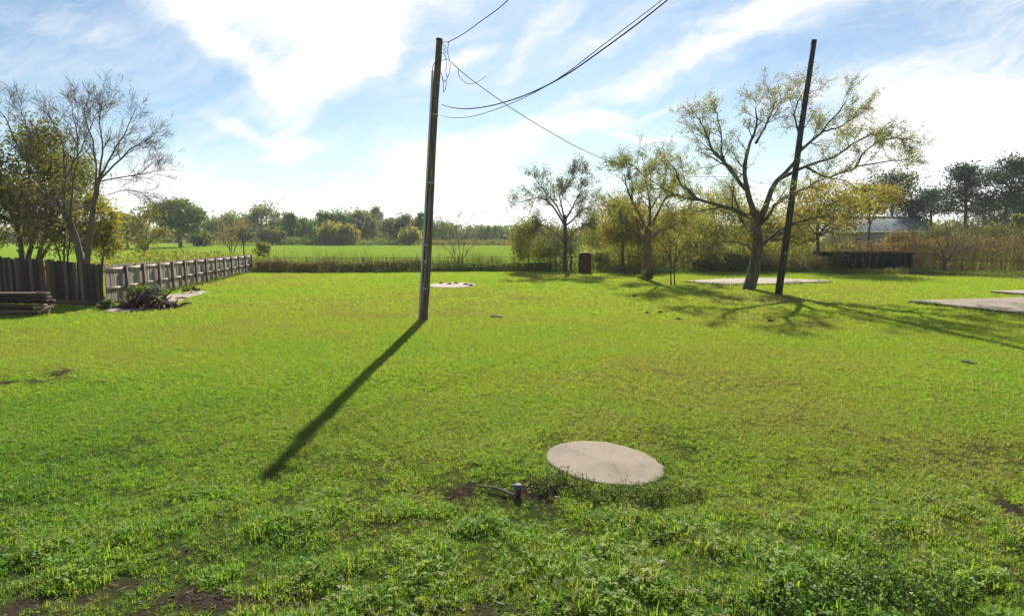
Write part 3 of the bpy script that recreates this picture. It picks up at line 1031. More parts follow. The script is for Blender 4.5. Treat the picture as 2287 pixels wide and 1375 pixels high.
for i, (px, py, dx, dz, rad, m_, lab) in enumerate([(325, 655, .35, .35, .05, 'root_wood', 'dark broken branch standing up from the middle of the root pile'), (350, 668, .5, -.25, .07, 'bark_red', 'reddish log sloping down the right side of the root pile'),
                                                    (372, 678, .35, -.06, .06, 'bark_light', 'pale grey log at the right foot of the root pile'), (285, 685, .6, .03, .06, 'root_wood', 'dark log lying at the left front of the root pile'), (405, 668, .5, .01, .035, 'bark', 'thin dark stick lying on the slab beyond the root pile')]):
    g = Geo()
    g.tube(smooth_path([(-dx / 2, 0, -dz / 2), (0, .04, .02), (dx / 2, -.02, dz / 2)], 7), np.linspace(rad, rad * .7, 7), 8)
    p = at_y(px, py, RP[1] - .08 if px < 400 else at(px, py)[1])
    g.build('log' if rad > .04 else 'stick', M[m_], None, (p[0], p[1], max(p[2], rad + abs(dz) / 2)), smooth=True, label=lab, cat='log' if rad > .04 else 'stick')


# ------------------------------------------------------------------ plants
def rotate_about(v, axis, ang):
    axis = axis / (np.linalg.norm(axis) + 1e-9)
    return v * math.cos(ang) + np.cross(axis, v) * math.sin(ang) + axis * (axis @ v) * (1 - math.cos(ang))


class Plant:
    def __init__(s, seed):
        s.r = np.random.default_rng(seed)
        s.wood = Geo()
        s.twig = Geo()
        s.tips = []          # (position, outward direction)

    def tube(s, pts, r0, r1, lvl):
        n = len(pts)
        rad = r0 + (r1 - r0) * np.linspace(0, 1, n) ** .8
        tgt = s.wood if r0 > .035 else s.twig
        tgt.tube(pts, rad, 9 if r0 > .12 else (6 if r0 > .035 else (4 if r0 > .012 else 3)), cap=r0 > .05)

    def walk(s, p, d, L, n, gnarl, up):
        pts = [p]
        for _ in range(n):
            d = d + s.r.normal(0, gnarl, 3) + np.array([0, 0, up])
            d = d / np.linalg.norm(d)
            p = p + d * L / n
            pts.append(p)
        return np.array(pts)

    def sprout(s, pts, r0, r1, lvl, P):
        """child branches along a limb; P: dict of lists by level"""
        if lvl >= len(P['n']):
            return
        L = np.linalg.norm(np.diff(pts, axis=0), axis=1).sum()
        n = P['n'][lvl]
        n = int(n * (L if P.get('per_m') else 1) + s.r.uniform(0, 1))
        for i in range(n):
            t = s.r.uniform(P.get('t0', .25), 1.0) if i else .97
            x = t * (len(pts) - 1)
            j = min(int(x), len(pts) - 2)
            p = pts[j] + (pts[j + 1] - pts[j]) * (x - j)
            d = pts[j + 1] - pts[j]
            d /= np.linalg.norm(d) + 1e-9
            ax = np.cross(d, s.r.normal(size=3))
            d2 = rotate_about(d, ax, s.r.normal(P['ang'], .18))
            ln = P['len'][lvl] * s.r.uniform(.35, 1.45) * (1.15 - .45 * t)
            rr = max((r0 + (r1 - r0) * t) * P.get('rf', .6), P.get('rmin', .004))
            rr = min(rr, ln * .03 + .004)
            q = s.walk(p, d2, ln, 5 if lvl == 0 else 4, P['gnarl'], P['up'])
            s.tube(q, rr, rr * .4, lvl)
            if lvl >= P.get('leaf_from', 1):
                for f in np.linspace(.3, 1, P.get('leaf_pts', 3)):
                    k_ = f * (len(q) - 1)
                    a = min(int(k_), len(q) - 2)
                    s.tips.append(q[a] + (q[a + 1] - q[a]) * (k_ - a))
            s.sprout(q, rr, rr * .4, lvl + 1, P)

    def limb(s, pts, r0, r1, P, n=12, wob=.03):
        q = smooth_path(pts, n)
        L = np.linalg.norm(np.diff(q, axis=0), axis=1).sum()
        q[1:-1] += s.r.normal(0, wob * L / n, (n - 2, 3))
        s.tube(q, r0, r1, 0)
        if P:
            s.sprout(q, r0, r1, 0, P)
        return q

    def leaves(s, per, size, spread, tint=(.5, .22), frac=1.0):
        g = Geo()
        if not s.tips:
            return g
        T = np.array(s.tips)
        if frac < 1:
            T = T[s.r.uniform(size=len(T)) < frac]
        C = np.repeat(T, per, axis=0)
        C = C + s.r.normal(0, spread, C.shape)
        pat = (fbm(T[:, 0] + T[:, 1] * .6, T[:, 2] + T[:, 1] * .4, .55, 5, 2) - .5) * 1.3
        base = np.repeat(s.r.normal(tint[0], tint[1] * .6, len(T)) + pat * tint[1] * 2, per)
        g.leaves(C, size * s.r.uniform(.6, 1.35, len(C)), s.r, np.clip(base + s.r.normal(0, tint[1] * .7, len(C)), 0, 1))
        return g

    def finish(s, root, bark, leafmat=None, lv=None, twigmat=None):
        o = link('trunk', s.wood.mesh('trunk', bark, True), root) if s.wood.n else None
        if s.twig.n:
            s.twig.build('branches', twigmat or bark, root, smooth=True)
        if lv is not None and lv.n:
            lv.build('crown', leafmat, root)
        return root


def hero(name, base, depth_y, label, cat='tree'):
    root = link(name, None, loc=tuple(base), label=label, cat=cat)

    def P(px, py, dy=0.0):
        return at_y(px, py, depth_y + dy) - np.array(base)
    return root, P


# bare tree on the left, behind the fence
b = at_y(185, 580, 30.0)
b[2] = 0
root, P = hero('bare_tree', b, 30.0, 'tall bare leafless tree rising behind the left fence')
t = Plant(31)
FR = dict(n=[1.9, 7, 5], per_m=False, ang=.62, len=[1.05, .62, .36], gnarl=.10, up=.06, rf=.55, rmin=.006, t0=.18, leaf_from=9)
FR['n'] = [15, 7, 5]
z0 = lambda px, dy=0: P(px, 520 + CAM_H * F_PX / 30.0)
t.limb([P(186, 648), P(180, 585), P(165, 515), P(140, 468)], .19, .12, None, 10)
t.limb([P(192, 648, .1), P(196, 570, .1), P(205, 490, .1), P(214, 440, .1), P(222, 398, .1)], .15, .10, None, 10)
for pts, r0 in (([(140, 470, 0), (100, 425, -.5), (62, 365, -.9), (25, 295, -1.2), (2, 250, -1.3), (-12, 225, -1.4)], .10),
                ([(142, 468, 0), (146, 400, .5), (140, 330, .9), (118, 275, 1.2), (100, 235, 1.5)], .085),
                ([(158, 500, 0), (163, 420, -.6), (176, 350, -1.0), (166, 275, -1.2), (160, 225, -1.2)], .085),
                ([(60, 365, -.9), (70, 310, -.4), (52, 265, 0), (42, 232, 0)], .05),
                ([(214, 440, .1), (214, 370, .6), (203, 300, 1.0), (188, 250, 1.4), (198, 222, 1.6)], .08),
                ([(222, 398, .1), (229, 330, -.3), (222, 265, -.6), (232, 215, -.8)], .075),
                ([(222, 398, .1), (256, 335, .8), (285, 285, 1.4), (303, 243, 1.6)], .075),
                ([(224, 400, .1), (278, 345, -.6), (312, 322, -1.0), (342, 305, -1.2)], .07),
                ([(226, 405, .1), (290, 392, .5), (328, 388, .8), (350, 380, .9)], .05),
                ([(240, 435, .1), (285, 425, -.2), (318, 432, -.2), (336, 452, -.2)], .025),
                ([(214, 440, .1), (180, 465, -.5), (120, 480, -.9), (40, 470, -1.1)], .05),
                ([(146, 400, .5), (178, 340, .7), (205, 280, .9), (225, 230, 1.0)], .05)):
    t.limb([P(*p) for p in pts], r0 * .72, .010, FR, 12, .05)
t.finish(root, M['bark_light'], twigmat=M['twig'])

# big oak on the right
b = at(1677, 646)
D = b[1]
root, P = hero('oak_tree', b, D, 'large spreading oak with sparse spring leaves beside the dark pole')
t = Plant(41)
OK_ = dict(n=[10, 7, 4], ang=.60, len=[1.25, .7, .42], gnarl=.17, up=.03, rf=.5, rmin=.006, t0=.2, leaf_from=1, leaf_pts=3)
t.limb([P(1668, 660), P(1678, 625), P(1686, 590), P(1692, 545), P(1688, 505), P(1684, 470)], .33, .23, None, 14, .02)
limbs = [([(1684, 475, 0), (1668, 410, .2), (1663, 360, .5), (1682, 305, .8), (1690, 268, 1.0), (1688, 240, 1.2)], .15),
         ([(1668, 425, .2), (1628, 372, -.4), (1592, 335, -.8), (1575, 295, -1.1), (1562, 262, -1.2)], .11),
         ([(1636, 382, -.3), (1612, 350, .4), (1610, 300, .8), (1602, 252, 1.2)], .07),
         ([(1686, 490, 0), (1625, 462, -1.0), (1562, 447, -1.8), (1522, 410, -2.4), (1495, 365, -2.8)], .12),
         ([(1562, 447, -1.8), (1520, 440, -1.5), (1480, 420, -1.3), (1450, 400, -1.0)], .06),
         ([(1690, 505, 0), (1714, 440, .4), (1736, 402, .7), (1768, 372, 1.0), (1792, 330, 1.3), (1832, 298, 1.6), (1864, 265, 1.9), (1890, 225, 2.0)], .17),
         ([(1790, 333, 1.3), (1782, 290, 1.0), (1775, 250, .6), (1790, 215, .4)], .08),
         ([(1736, 402, .7), (1800, 372, -.2), (1852, 355, -.8), (1905, 322, -1.3), (1950, 298, -1.6)], .10),
         ([(1800, 372, -.2), (1850, 395, -.2), (1910, 375, .3), (1975, 362, .6), (2025, 356, .8)], .07),
         ([(1692, 560, 0), (1722, 528, -.8), (1752, 508, -1.5), (1800, 492, -2.2), (1855, 478, -2.6)], .10),
         ([(1688, 320, .8), (1714, 272, 1.2), (1732, 228, 1.5)], .07),
         ([(1832, 298, 1.6), (1878, 282, 2.2), (1915, 258, 2.6)], .06),
         ([(1690, 520, 0), (1660, 500, 1.4), (1640, 440, 2.6), (1620, 400, 3.4)], .10),
         ([(1700, 500, 0), (1740, 450, -1.6), (1780, 430, -2.8), (1840, 400, -3.6)], .10),
         ([(1692, 570, 0), (1660, 545, -.6), (1620, 540, -1.0), (1590, 545, -1.3)], .05),
         ([(1910, 375, .3), (1940, 330, .3), (1990, 310, .2), (2020, 310, .1)], .045)]
for pts, r0 in limbs:
    t.limb([P(*p) for p in pts], r0, .022, OK_, 12, .08)
t.finish(root, M['bark'], M['leaf_spring'], t.leaves(3, .075, .07, (.5, .25), .55), M['bark'])

# thick trunked tree left of the oak
b = at(1441, 624)
D = b[1]
root, P = hero('spring_tree', b, D, 'leafy spring tree with a thick reddish trunk and vines at its foot')
t = Plant(42)
SB = dict(n=[11, 7, 4], ang=.65, len=[1.12, .68, .42], gnarl=.16, up=.05, rf=.5, rmin=.007, t0=.2, leaf_from=1, leaf_pts=3)
t.limb([P(1438, 632), P(1442, 600), P(1446, 560), P(1448, 510)], .30, .20, None, 10)
for pts, r0 in (([(1448, 520, 0), (1422, 470, -.6), (1402, 425, -1.0), (1394, 388, -1.2)], .10), ([(1448, 512, 0), (1452, 450, .6), (1440, 400, 1.0), (1446, 372, 1.2)], .11),
                ([(1448, 512, 0), (1476, 462, -.5), (1502, 418, -.9), (1522, 385, -1.0)], .10), ([(1446, 535, 0), (1495, 492, .8), (1545, 462, 1.4)], .09),
                ([(1446, 545, 0), (1402, 502, .6), (1362, 478, 1.0)], .08), ([(1440, 395, 1.0), (1415, 370, .6), (1385, 365, .4)], .05), ([(1450, 470, .4), (1480, 420, 1.4), (1490, 360, 1.8)], .06),
                ([(1446, 540, 0), (1470, 520, -1.4), (1510, 500, -2.2)], .07), ([(1446, 530, 0), (1430, 500, 1.6), (1400, 470, 2.4)], .07)):
    t.limb([P(*p) for p in pts], r0, .02, SB, 10, .08)
t.finish(root, M['bark_red'], M['leaf_spring'], t.leaves(3, .085, .075, (.55, .28), .5), M['bark'])

# open tree further left
b = at(1263, 606)
D = b[1]
root, P = hero('spring_tree', b, D, 'open pale leafed tree left of the rusty tank, sky showing through')
t = Plant(43)
t.limb([P(1262, 612), P(1262, 575), P(1263, 530), P(1261, 480)], .19, .13, None, 9)
for pts, r0 in (([(1262, 505, 0), (1232, 455, -.6), (1200, 442, -1.0), (1158, 452, -1.3)], .08), ([(1261, 485, 0), (1250, 442, .6), (1256, 418, 1.0)], .08), ([(1262, 495, 0), (1286, 448, -.4), (1302, 422, -.6)], .08),
                ([(1262, 492, 0), (1222, 432, 1.0), (1198, 405, 1.5)], .07), ([(1262, 505, 0), (1300, 472, .8), (1332, 455, 1.3)], .07), ([(1262, 540, 0), (1290, 510, -1.2), (1315, 500, -1.8)], .06), ([(1262, 540, 0), (1235, 515, -1.0), (1200, 500, -1.7)], .06),
                ([(1250, 432, .6), (1275, 405, 1.2), (1290, 385, 1.4)], .04)):
    t.limb([P(*p) for p in pts], r0, .02, SB, 10, .08)
t.finish(root, M['bark'], M['leaf_grey'], t.leaves(3, .10, .09, (.45, .25), .36), M['bark'])
b = at(1275, 603)
root, P = hero('sapling', b, b[1], 'thin dark stem standing just right of the open tree trunk')
t = Plant(44)
t.limb([P(1275, 608), P(1276, 570), P(1274, 530), P(1280, 500)], .07, .03, dict(SB, n=[5, 3]), 8)
t.finish(root, M['bark'], M['leaf_grey'], t.leaves(2, .12, .15, (.5, .25), .6), M['bark'])


def multi_stem(name, px, py, stems, label, seed, leafmat, bark, size, per=2, frac=.7, spread=.14, tint=(.5, .25), r0=.035, prm=None):
    b = at(px, py)
    root, P = hero(name, b, b[1], label)
    t = Plant(seed)
    for pts in stems:
        dy = t.r.normal(0, .5)
        n = len(pts)
        t.limb([P(a, c, dy * i / n) for i, (a, c) in enumerate(pts)], r0, .01, prm or dict(SB, n=[9, 5], len=[.9, .45]), 9, .06)
    t.finish(root, bark, leafmat, t.leaves(per, size, spread, tint, frac), bark)
    return root


multi_stem('sapling', 1502, 637, [[(1499, 642), (1498, 590), (1494, 540), (1480, 490)], [(1508, 642), (1507, 590), (1512, 540), (1530, 480)], [(1503, 600), (1520, 560), (1550, 520)], [(1500, 590), (1490, 560), (1465, 530)]],
           'pair of slim brownish saplings standing between the red trunk and the oak', 51, M['leaf_spring'], M['bark'], .08, 2, .7, .13, (.4, .25), .045)
multi_stem('bare_shrub', 1027, 585, [[(1020, 588), (1010, 550), (995, 520), (985, 492)], [(1026, 588), (1024, 540), (1018, 510), (1022, 484)], [(1030, 588), (1036, 545), (1048, 515), (1060, 488)], [(1028, 588), (1045, 560), (1066, 540)], [(1022, 588), (1002, 560), (980, 540)]],
           'thin twiggy grey shrub in the field right of the conduit pole', 52, M['leaf_grey'], M['twig'], .13, 1, .5, .16, (.3, .25), .05, dict(SB, n=[11, 6], len=[1.1, .6]))
multi_stem('small_tree', 320, 582, [[(321, 600), (320, 560), (310, 520), (290, 495)], [(323, 600), (324, 550), (330, 510), (345, 490)], [(321, 570), (318, 520), (322, 480)], [(320, 560), (300, 530), (270, 515)], [(322, 560), (340, 535), (356, 525)]],
           'small bushy tree with two dark stems behind the middle of the sunlit fence', 53, M['leaf_dark'], M['bark'], .26, 3, 1.0, .3, (.3, .25), .09, dict(SB, n=[9, 5], len=[1.3, .8]))
multi_stem('small_tree', 515, 569, [[(514, 575), (512, 545), (500, 515), (490, 495)], [(517, 575), (518, 540), (520, 510), (515, 488)], [(518, 575), (528, 545), (540, 520), (545, 502)], [(515, 560), (500, 540), (485, 530)]],
           'small orange brown budding tree in the field beyond the fence end', 54, M['leaf_rust'], M['twig'], .22, 2, .8, .26, (.75, .25), .08, dict(SB, n=[9, 5], len=[1.2, .8]))
multi_stem('bare_shrub', 2110, 607, [[(2109, 612), (2108, 575), (2095, 540), (2070, 515)], [(2112, 612), (2112, 570), (2118, 530), (2112, 500)], [(2112, 590), (2135, 550), (2150, 515)], [(2109, 585), (2085, 560), (2060, 550)], [(2112, 580), (2140, 560), (2165, 550)]],
           'small bare grey tree standing in the rusty brush right of the dark container', 55, M['leaf_grey'], M['bark_light'], .1, 1, .3, .15, (.3, .25), .07, dict(SB, n=[10, 6], len=[1.0, .55]))


# leafy trees made of lobes of foliage
def lobed(r, h, w, trunk_r, n_leaf, size, base=.25, nlobe=16, open_=.0, tint=(.5, .2), flat=.75, trunk_h=.45, squash=1.0, limbs=5, shell=.55):
    """returns trunk Geo and crown Geo with the tree standing on the origin"""
    wd, cr = Geo(), Geo()
    top = h * trunk_h
    sway = r.normal(0, .03 * h, 2)
    pts = np.array([[0, 0, -.2], [sway[0] * .4, sway[1] * .4, top * .5], [sway[0], sway[1], top]])
    wd.tube(smooth_path(pts, 7), np.linspace(trunk_r, trunk_r * .65, 7), 7)
    cz, rz, rx = h * (base + 1) / 2, h * (1 - base) / 2, w / 2
    lobes = []
    for i in range(nlobe):
        a = r.uniform(0, 2 * math.pi)
        u = r.uniform(-.75, .95)
        q = math.sqrt(max(0, 1 - u * u)) * r.uniform(.35, .85)
        c = np.array([math.cos(a) * q * rx, math.sin(a) * q * rx, cz + u * rz * .72 * squash])
        lobes.append((c, r.uniform(.22, .42) * min(rx, rz * 1.3)))
    for c, s in lobes[:limbs + 4]:
        m = pts[-1] * .6 + c * .4 + r.normal(0, .04 * h, 3)
        wd.tube(smooth_path([pts[1] * .4 + pts[2] * .6, m, c], 6), np.linspace(trunk_r * .45, trunk_r * .1, 6), 5, cap=False)
    per = n_leaf // nlobe
    for c, s in lobes:
        d = r.normal(size=(per, 3))
        d /= np.linalg.norm(d, axis=1)[:, None]
        rad = s * (shell + (1 - shell) * r.uniform(0, 1, per)) * (1 + open_ * np.abs(r.normal(0, 1, per)))
        C = c + d * rad[:, None] * np.array([1.15, 1.15, flat])
        C[:, 2] = np.maximum(C[:, 2], .1)
        lt = r.normal(tint[0], tint[1] * .7)
        cr.leaves(C, size * r.uniform(.6, 1.4, per), r, np.clip(lt + r.normal(0, tint[1] * .6, per), 0, 1))
    return wd, cr


def lobed_tree(name, px, base_py, label, seed, leafmat, bark, group=None, y=None, cat='tree', w_px=None, top_py=None, **kw):
    r = np.random.default_rng(seed)
    if y is None:
        b = at(px, base_py)
    else:
        b = at_y(px, 580, y)
        b[2] = 0
    h = at_y(px, top_py, b[1])[2]
    w = w_px * b[1] / F_PX
    wd, cr = lobed(r, h, w, **kw)
    root = link(name, None, loc=tuple(b), label=label, cat=cat, group=group)
    wd.build('trunk', bark, root, smooth=True)
    cr.build('crown', leafmat, root)
    return root


# left group behind the fence
b = at_y(62, 580, 33.0)
b[2] = 0
root, P = hero('evergreen_tree', b, 33.0, 'dense dark evergreen with several stems at the left edge behind the fence')
t = Plant(61)
EV = dict(n=[12, 7, 5], ang=.75, len=[1.7, 1.0, .6], gnarl=.16, up=.04, rf=.5, rmin=.008, t0=.3, leaf_from=1, leaf_pts=3)
for pts, r0 in (([(58, 640, 0), (52, 560, 0), (30, 500, -.5), (8, 440, -.9), (0, 390, -1.0)], .17), ([(66, 640, 0), (68, 560, 0), (72, 480, .4), (62, 400, .7), (60, 330, .9)], .16), ([(70, 640, 0), (84, 570, 0), (112, 500, -.6), (122, 420, -1.0), (110, 350, -1.3)], .15),
                ([(70, 640, 0), (92, 570, .2), (140, 510, .9), (175, 450, 1.4), (180, 400, 1.6)], .12), ([(64, 600, 0), (40, 520, 1.4), (20, 470, 2.0), (-20, 430, 2.3)], .12), ([(72, 480, .4), (90, 420, 1.2), (130, 370, 1.5)], .08), ([(30, 500, -.5), (-10, 470, -1), (-50, 450, -1.2)], .08),
                ([(72, 520, .2), (100, 500, -1.6), (140, 470, -2.4)], .08)):
    t.limb([P(*p) for p in pts], r0, .03, EV, 10, .08)
t.finish(root, M['bark'], M['leaf_dark'], t.leaves(3, .15, .26, (.32, .3), .62), M['bark'])
b = at_y(140, 580, 31.6)
b[2] = 0
root, P = hero('sapling', b, 31.6, 'cluster of thin dark stems behind the fence, between evergreen and bare tree')
t = Plant(62)
for pts in ([(136, 640), (136, 580), (118, 530), (100, 490)], [(142, 640), (143, 570), (146, 520), (140, 470)], [(150, 640), (151, 580), (158, 530), (172, 490)]):
    t.limb([P(*p) for p in pts], .06, .015, dict(EV, n=[8, 4], len=[.9, .5]), 9)
t.finish(root, M['bark'], M['leaf_dark'], t.leaves(3, .15, .22, (.2, .25), .8), M['bark'])
lobed_tree('yellow_green_shrub', 222, 0, 'yellow green leafy shrub right behind the bare tree trunk', 63, M['leaf_yellow'], M['bark'], y=33.5, w_px=105, top_py=405, n_leaf=6500, size=.13, trunk_r=.07, base=.08, nlobe=44, open_=.45, shell=.2, tint=(.55, .25), flat=1.0)
lobed_tree('yellow_green_shrub', -25, 0, 'yellow green leafy shrub cut off by the left picture edge', 64, M['leaf_yellow'], M['bark'], y=31.5, w_px=95, top_py=340, n_leaf=6500, size=.13, trunk_r=.08, base=.15, nlobe=40, open_=.45, shell=.2, tint=(.6, .25), flat=1.0)

# oak in the field
lobed_tree('oak_tree', 404, 552, 'big round green oak standing alone in the far field at left', 65, M['leaf_green'], M['bark'], w_px=128, top_py=441, n_leaf=6500, size=.55, trunk_r=.42, base=.16, nlobe=34, tint=(.45, .25), flat=.85)
lobed_tree('field_tree', 285, 556, 'dark rounded tree left of the big round oak, beyond the fence', 66, M['leaf_dark'], M['bark'], w_px=85, top_py=474, n_leaf=3200, size=.5, trunk_r=.3, base=.15, nlobe=22, tint=(.5, .25))
lobed_tree('yellow_bush', 588, 577, 'rounded yellow green bush just beyond the end of the sunlit fence', 67, M['leaf_yellow'], M['bark'], cat='bush', w_px=52, top_py=540, n_leaf=2200, size=.2, trunk_r=.05, base=.05, nlobe=16, tint=(.6, .25), flat=1.0)

# trees round the oak on the right
lobed_tree('yellow_tree', 1390, 601, 'yellowish leafed tree with twin trunks behind the vine footed tree', 71, M['leaf_yellow'], M['bark'], w_px=140, top_py=425, n_leaf=7500, size=.16, trunk_r=.14, base=.22, nlobe=60, open_=.5, shell=.2, tint=(.45, .3), flat=.9)
lobed_tree('yellow_tree', 1605, 598, 'yellow green tree behind the oak at its left side', 72, M['leaf_yellow'], M['bark'], w_px=180, top_py=415, n_leaf=9000, size=.16, trunk_r=.13, base=.15, nlobe=70, open_=.5, shell=.2, tint=(.6, .3), flat=.9)
lobed_tree('yellow_tree', 1828, 604, 'golden leafed tree right of the dark pole with a straight trunk', 73, M['leaf_yellow'], M['bark'], w_px=210, top_py=395, n_leaf=11000, size=.15, trunk_r=.17, base=.3, nlobe=80, open_=.5, shell=.2, tint=(.35, .3), flat=.85)
lobed_tree('yellow_tree', 1935, 597, 'golden leafed tree in front of the blue roofed house', 74, M['leaf_yellow'], M['bark'], w_px=150, top_py=405, n_leaf=6000, size=.15, trunk_r=.10, base=.55, trunk_h=.6, nlobe=50, open_=.5, shell=.2, tint=(.3, .3), flat=.7)
lobed_tree('green_bush', 1182, 606, 'tall green thicket left of the open pale leafed tree', 75, M['leaf_yellow'], M['bark'], cat='bush', w_px=100, top_py=478, n_leaf=6000, size=.13, trunk_r=.06, base=.02, nlobe=50, open_=.5, shell=.2, tint=(.75, .25), flat=1.1)
lobed_tree('dark_bush', 1340, 606, 'small dark bush beside the rusty tank', 76, M['leaf_dark'], M['bark'], cat='bush', w_px=50, top_py=560, n_leaf=1500, size=.12, trunk_r=.03, base=.0, nlobe=14, tint=(.6, .25), flat=1.0)
lobed_tree('vine_bush', 1440, 627, 'low dark vines wrapped round the foot of the red trunk', 77, M['leaf_dark'], M['bark'], cat='bush', w_px=62, top_py=602, n_leaf=1300, size=.08, trunk_r=.02, base=.0, nlobe=14, tint=(.5, .3), flat=.8)
lobed_tree('dark_bush', 1590, 606, 'dark reddish domed bush behind the oak, over the long slab', 78, M['leaf_rust'], M['bark'], cat='bush', w_px=110, top_py=566, n_leaf=2600, size=.12, trunk_r=.03, base=.0, nlobe=18, tint=(.1, .15), flat=1.0)
lobed_tree('green_bush', 1862, 606, 'small green bush at the left end of the dark container', 79, M['leaf_green'], M['bark'], cat='bush', w_px=44, top_py=562, n_leaf=1400, size=.12, trunk_r=.03, base=.0, nlobe=14, tint=(.5, .3), flat=1.0)
lobed_tree('green_bush', 325, 678, 'fresh green bush growing behind the root pile at the fence', 80, M['leaf_weed'], M['bark'], cat='bush', w_px=95, top_py=632, n_leaf=1700, size=.09, trunk_r=.02, base=.0, nlobe=16, open_=.2, tint=(.75, .2), flat=1.0)
lobed_tree('green_bush', 232, 690, 'low green weeds at the fence corner left of the root pile', 81, M['leaf_weed'], M['bark'], cat='bush', w_px=55, top_py=668, n_leaf=900, size=.08, trunk_r=.015, base=.0, nlobe=12, open_=.2, tint=(.8, .2), flat=1.0)
lobed_tree('green_bush', 428, 655, 'tuft of green weeds on the slab by the sunlit fence', 82, M['leaf_weed'], M['bark'], cat='bush', w_px=40, top_py=640, n_leaf=500, size=.08, trunk_r=.015, base=.0, nlobe=8, open_=.2, tint=(.75, .2), flat=1.0)


lobed_tree('thicket', 1243, 0, 'grey green thicket round the foot of the open pale leafed tree', 141, M['leaf_grey'], M['twig'], y=46.5, cat='thicket', w_px=125, top_py=492, n_leaf=6500, size=.13, trunk_r=.05, base=.05, nlobe=46, open_=.6, tint=(.4, .3), flat=1.1, shell=.2)
lobed_tree('thicket', 1425, 0, 'yellow green thicket just behind the vine footed tree', 142, M['leaf_yellow'], M['twig'], y=50, cat='thicket', w_px=150, top_py=455, n_leaf=9000, size=.15, trunk_r=.05, base=.06, nlobe=60, open_=.6, tint=(.55, .3), flat=1.1, shell=.2)
lobed_tree('thicket', 1560, 0, 'olive thicket between the slim saplings and the oak', 143, M['leaf_spring'], M['twig'], y=46, cat='thicket', w_px=130, top_py=468, n_leaf=8000, size=.13, trunk_r=.05, base=.06, nlobe=56, open_=.6, tint=(.5, .3), flat=1.1, shell=.2)


# pines at the right
def pine(px, base_y, top_py, w_px, label, seed, tiers, crown0=.45, lean=0.0):
    r = np.random.default_rng(seed)
    b = at_y(px, 580, base_y)
    b[2] = 0
    h = at_y(px, top_py, base_y)[2]
    w = w_px * base_y / F_PX / 2
    root = link('pine_tree', None, loc=tuple(b), label=label, cat='tree', group='dark pines beyond the lot')
    wd, cr = Geo(), Geo()
    tp = smooth_path([(0, 0, -.2), (lean * .3, 0, h * .4), (lean * .7, .1, h * .75), (lean, 0, h * .98)], 12)
    wd.tube(tp, np.linspace(.30, .06, 12), 7)
    for i in range(tiers):
        f = crown0 + (1 - crown0) * (i + .5) / tiers
        k_ = f * 11
        a = min(int(k_), 10)
        c = tp[a] + (tp[a + 1] - tp[a]) * (k_ - a)
        reach = w * (1.0 - .55 * ((f - crown0) / (1 - crown0)) ** 1.8) * r.uniform(.6, 1.1)
        for j in range(r.integers(3, 6)):
            an = r.uniform(0, 6.283)
            q = reach * r.uniform(.45, 1.0)
            e = c + np.array([math.cos(an) * q, math.sin(an) * q, r.uniform(-.05, .35) * q])
            wd.tube(smooth_path([c, (c + e) / 2 + np.array([0, 0, -.1 * q]), e], 5), np.linspace(.07, .02, 5), 4, cap=False)
            for _ in range(3):
                n = r.integers(22, 46)
                d = r.normal(size=(n, 3)) * np.array([.55, .55, .26]) * (.5 + .28 * w)
                cr.leaves(e + r.normal(0, .35, 3) * np.array([1, 1, .5]) + d, .34 * r.uniform(.6, 1.4, n), r, np.clip(r.normal(.5, .25, n) + .15, 0, 1), aspect=2.2)
    wd.build('trunk', M['bark'], root, smooth=True)
    cr.build('crown', M['needles'], root)


pine(2228, 72, 357, 130, 'tallest broad dark pine at the right edge of the sky', 91, 12, .42, 1.2)
pine(2152, 78, 374, 90, 'slimmer dark pine left of the tallest pine, open top', 92, 11, .40, -.6)
pine(2072, 95, 424, 70, 'low flat topped pine left of the slim pine', 93, 7, .5)
pine(1985, 85, 392, 120, 'dark pine crown showing above the golden tree and house', 94, 8, .55)
pine(2275, 85, 440, 100, 'shorter dark pine behind the tallest one at the picture edge', 95, 9, .35)
pine(2190, 92, 455, 110, 'low dark pine between the two tall pines', 96, 9, .3)
pine(2030, 82, 448, 70, 'small dark pine right above the blue roof', 97, 7, .4)
lobed_tree('green_tree', 2278, 0, 'bright yellow green tree at the right picture edge under the pines', 98, M['leaf_yellow'], M['bark'], y=58, w_px=60, top_py=468, n_leaf=1800, size=.25, trunk_r=.1, base=.2, nlobe=16, open_=.2, tint=(.8, .2))
for i, (px, y, w_, top, m_, lab) in enumerate([(2090, 66, 130, 500, 'leaf_grey', 'grey green twiggy thicket below the flat topped pine'), (2200, 62, 140, 500, 'leaf_grey', 'grey brown thicket below the tallest pine'), (2010, 62, 90, 520, 'leaf_rust', 'brownish thicket right of the house front'),
                                               (1770, 58, 110, 470, 'leaf_yellow', 'yellow green thicket directly behind the dark leaning pole'), (1690, 60, 120, 455, 'leaf_yellow', 'yellow green thicket directly behind the oak trunk'), (1510, 60, 130, 450, 'leaf_yellow', 'yellow green thicket behind the pair of slim saplings'),
                                               (1340, 64, 110, 470, 'leaf_yellow', 'yellow brown thicket above the rusty tank')]):
    lobed_tree('thicket', px, 0, lab, 120 + i, M[m_], M['twig'], y=y, cat='thicket', w_px=w_, top_py=top, n_leaf=6000, size=.2, trunk_r=.06, base=.03, nlobe=50, open_=.6, shell=.2, tint=(.55, .3), flat=1.1)

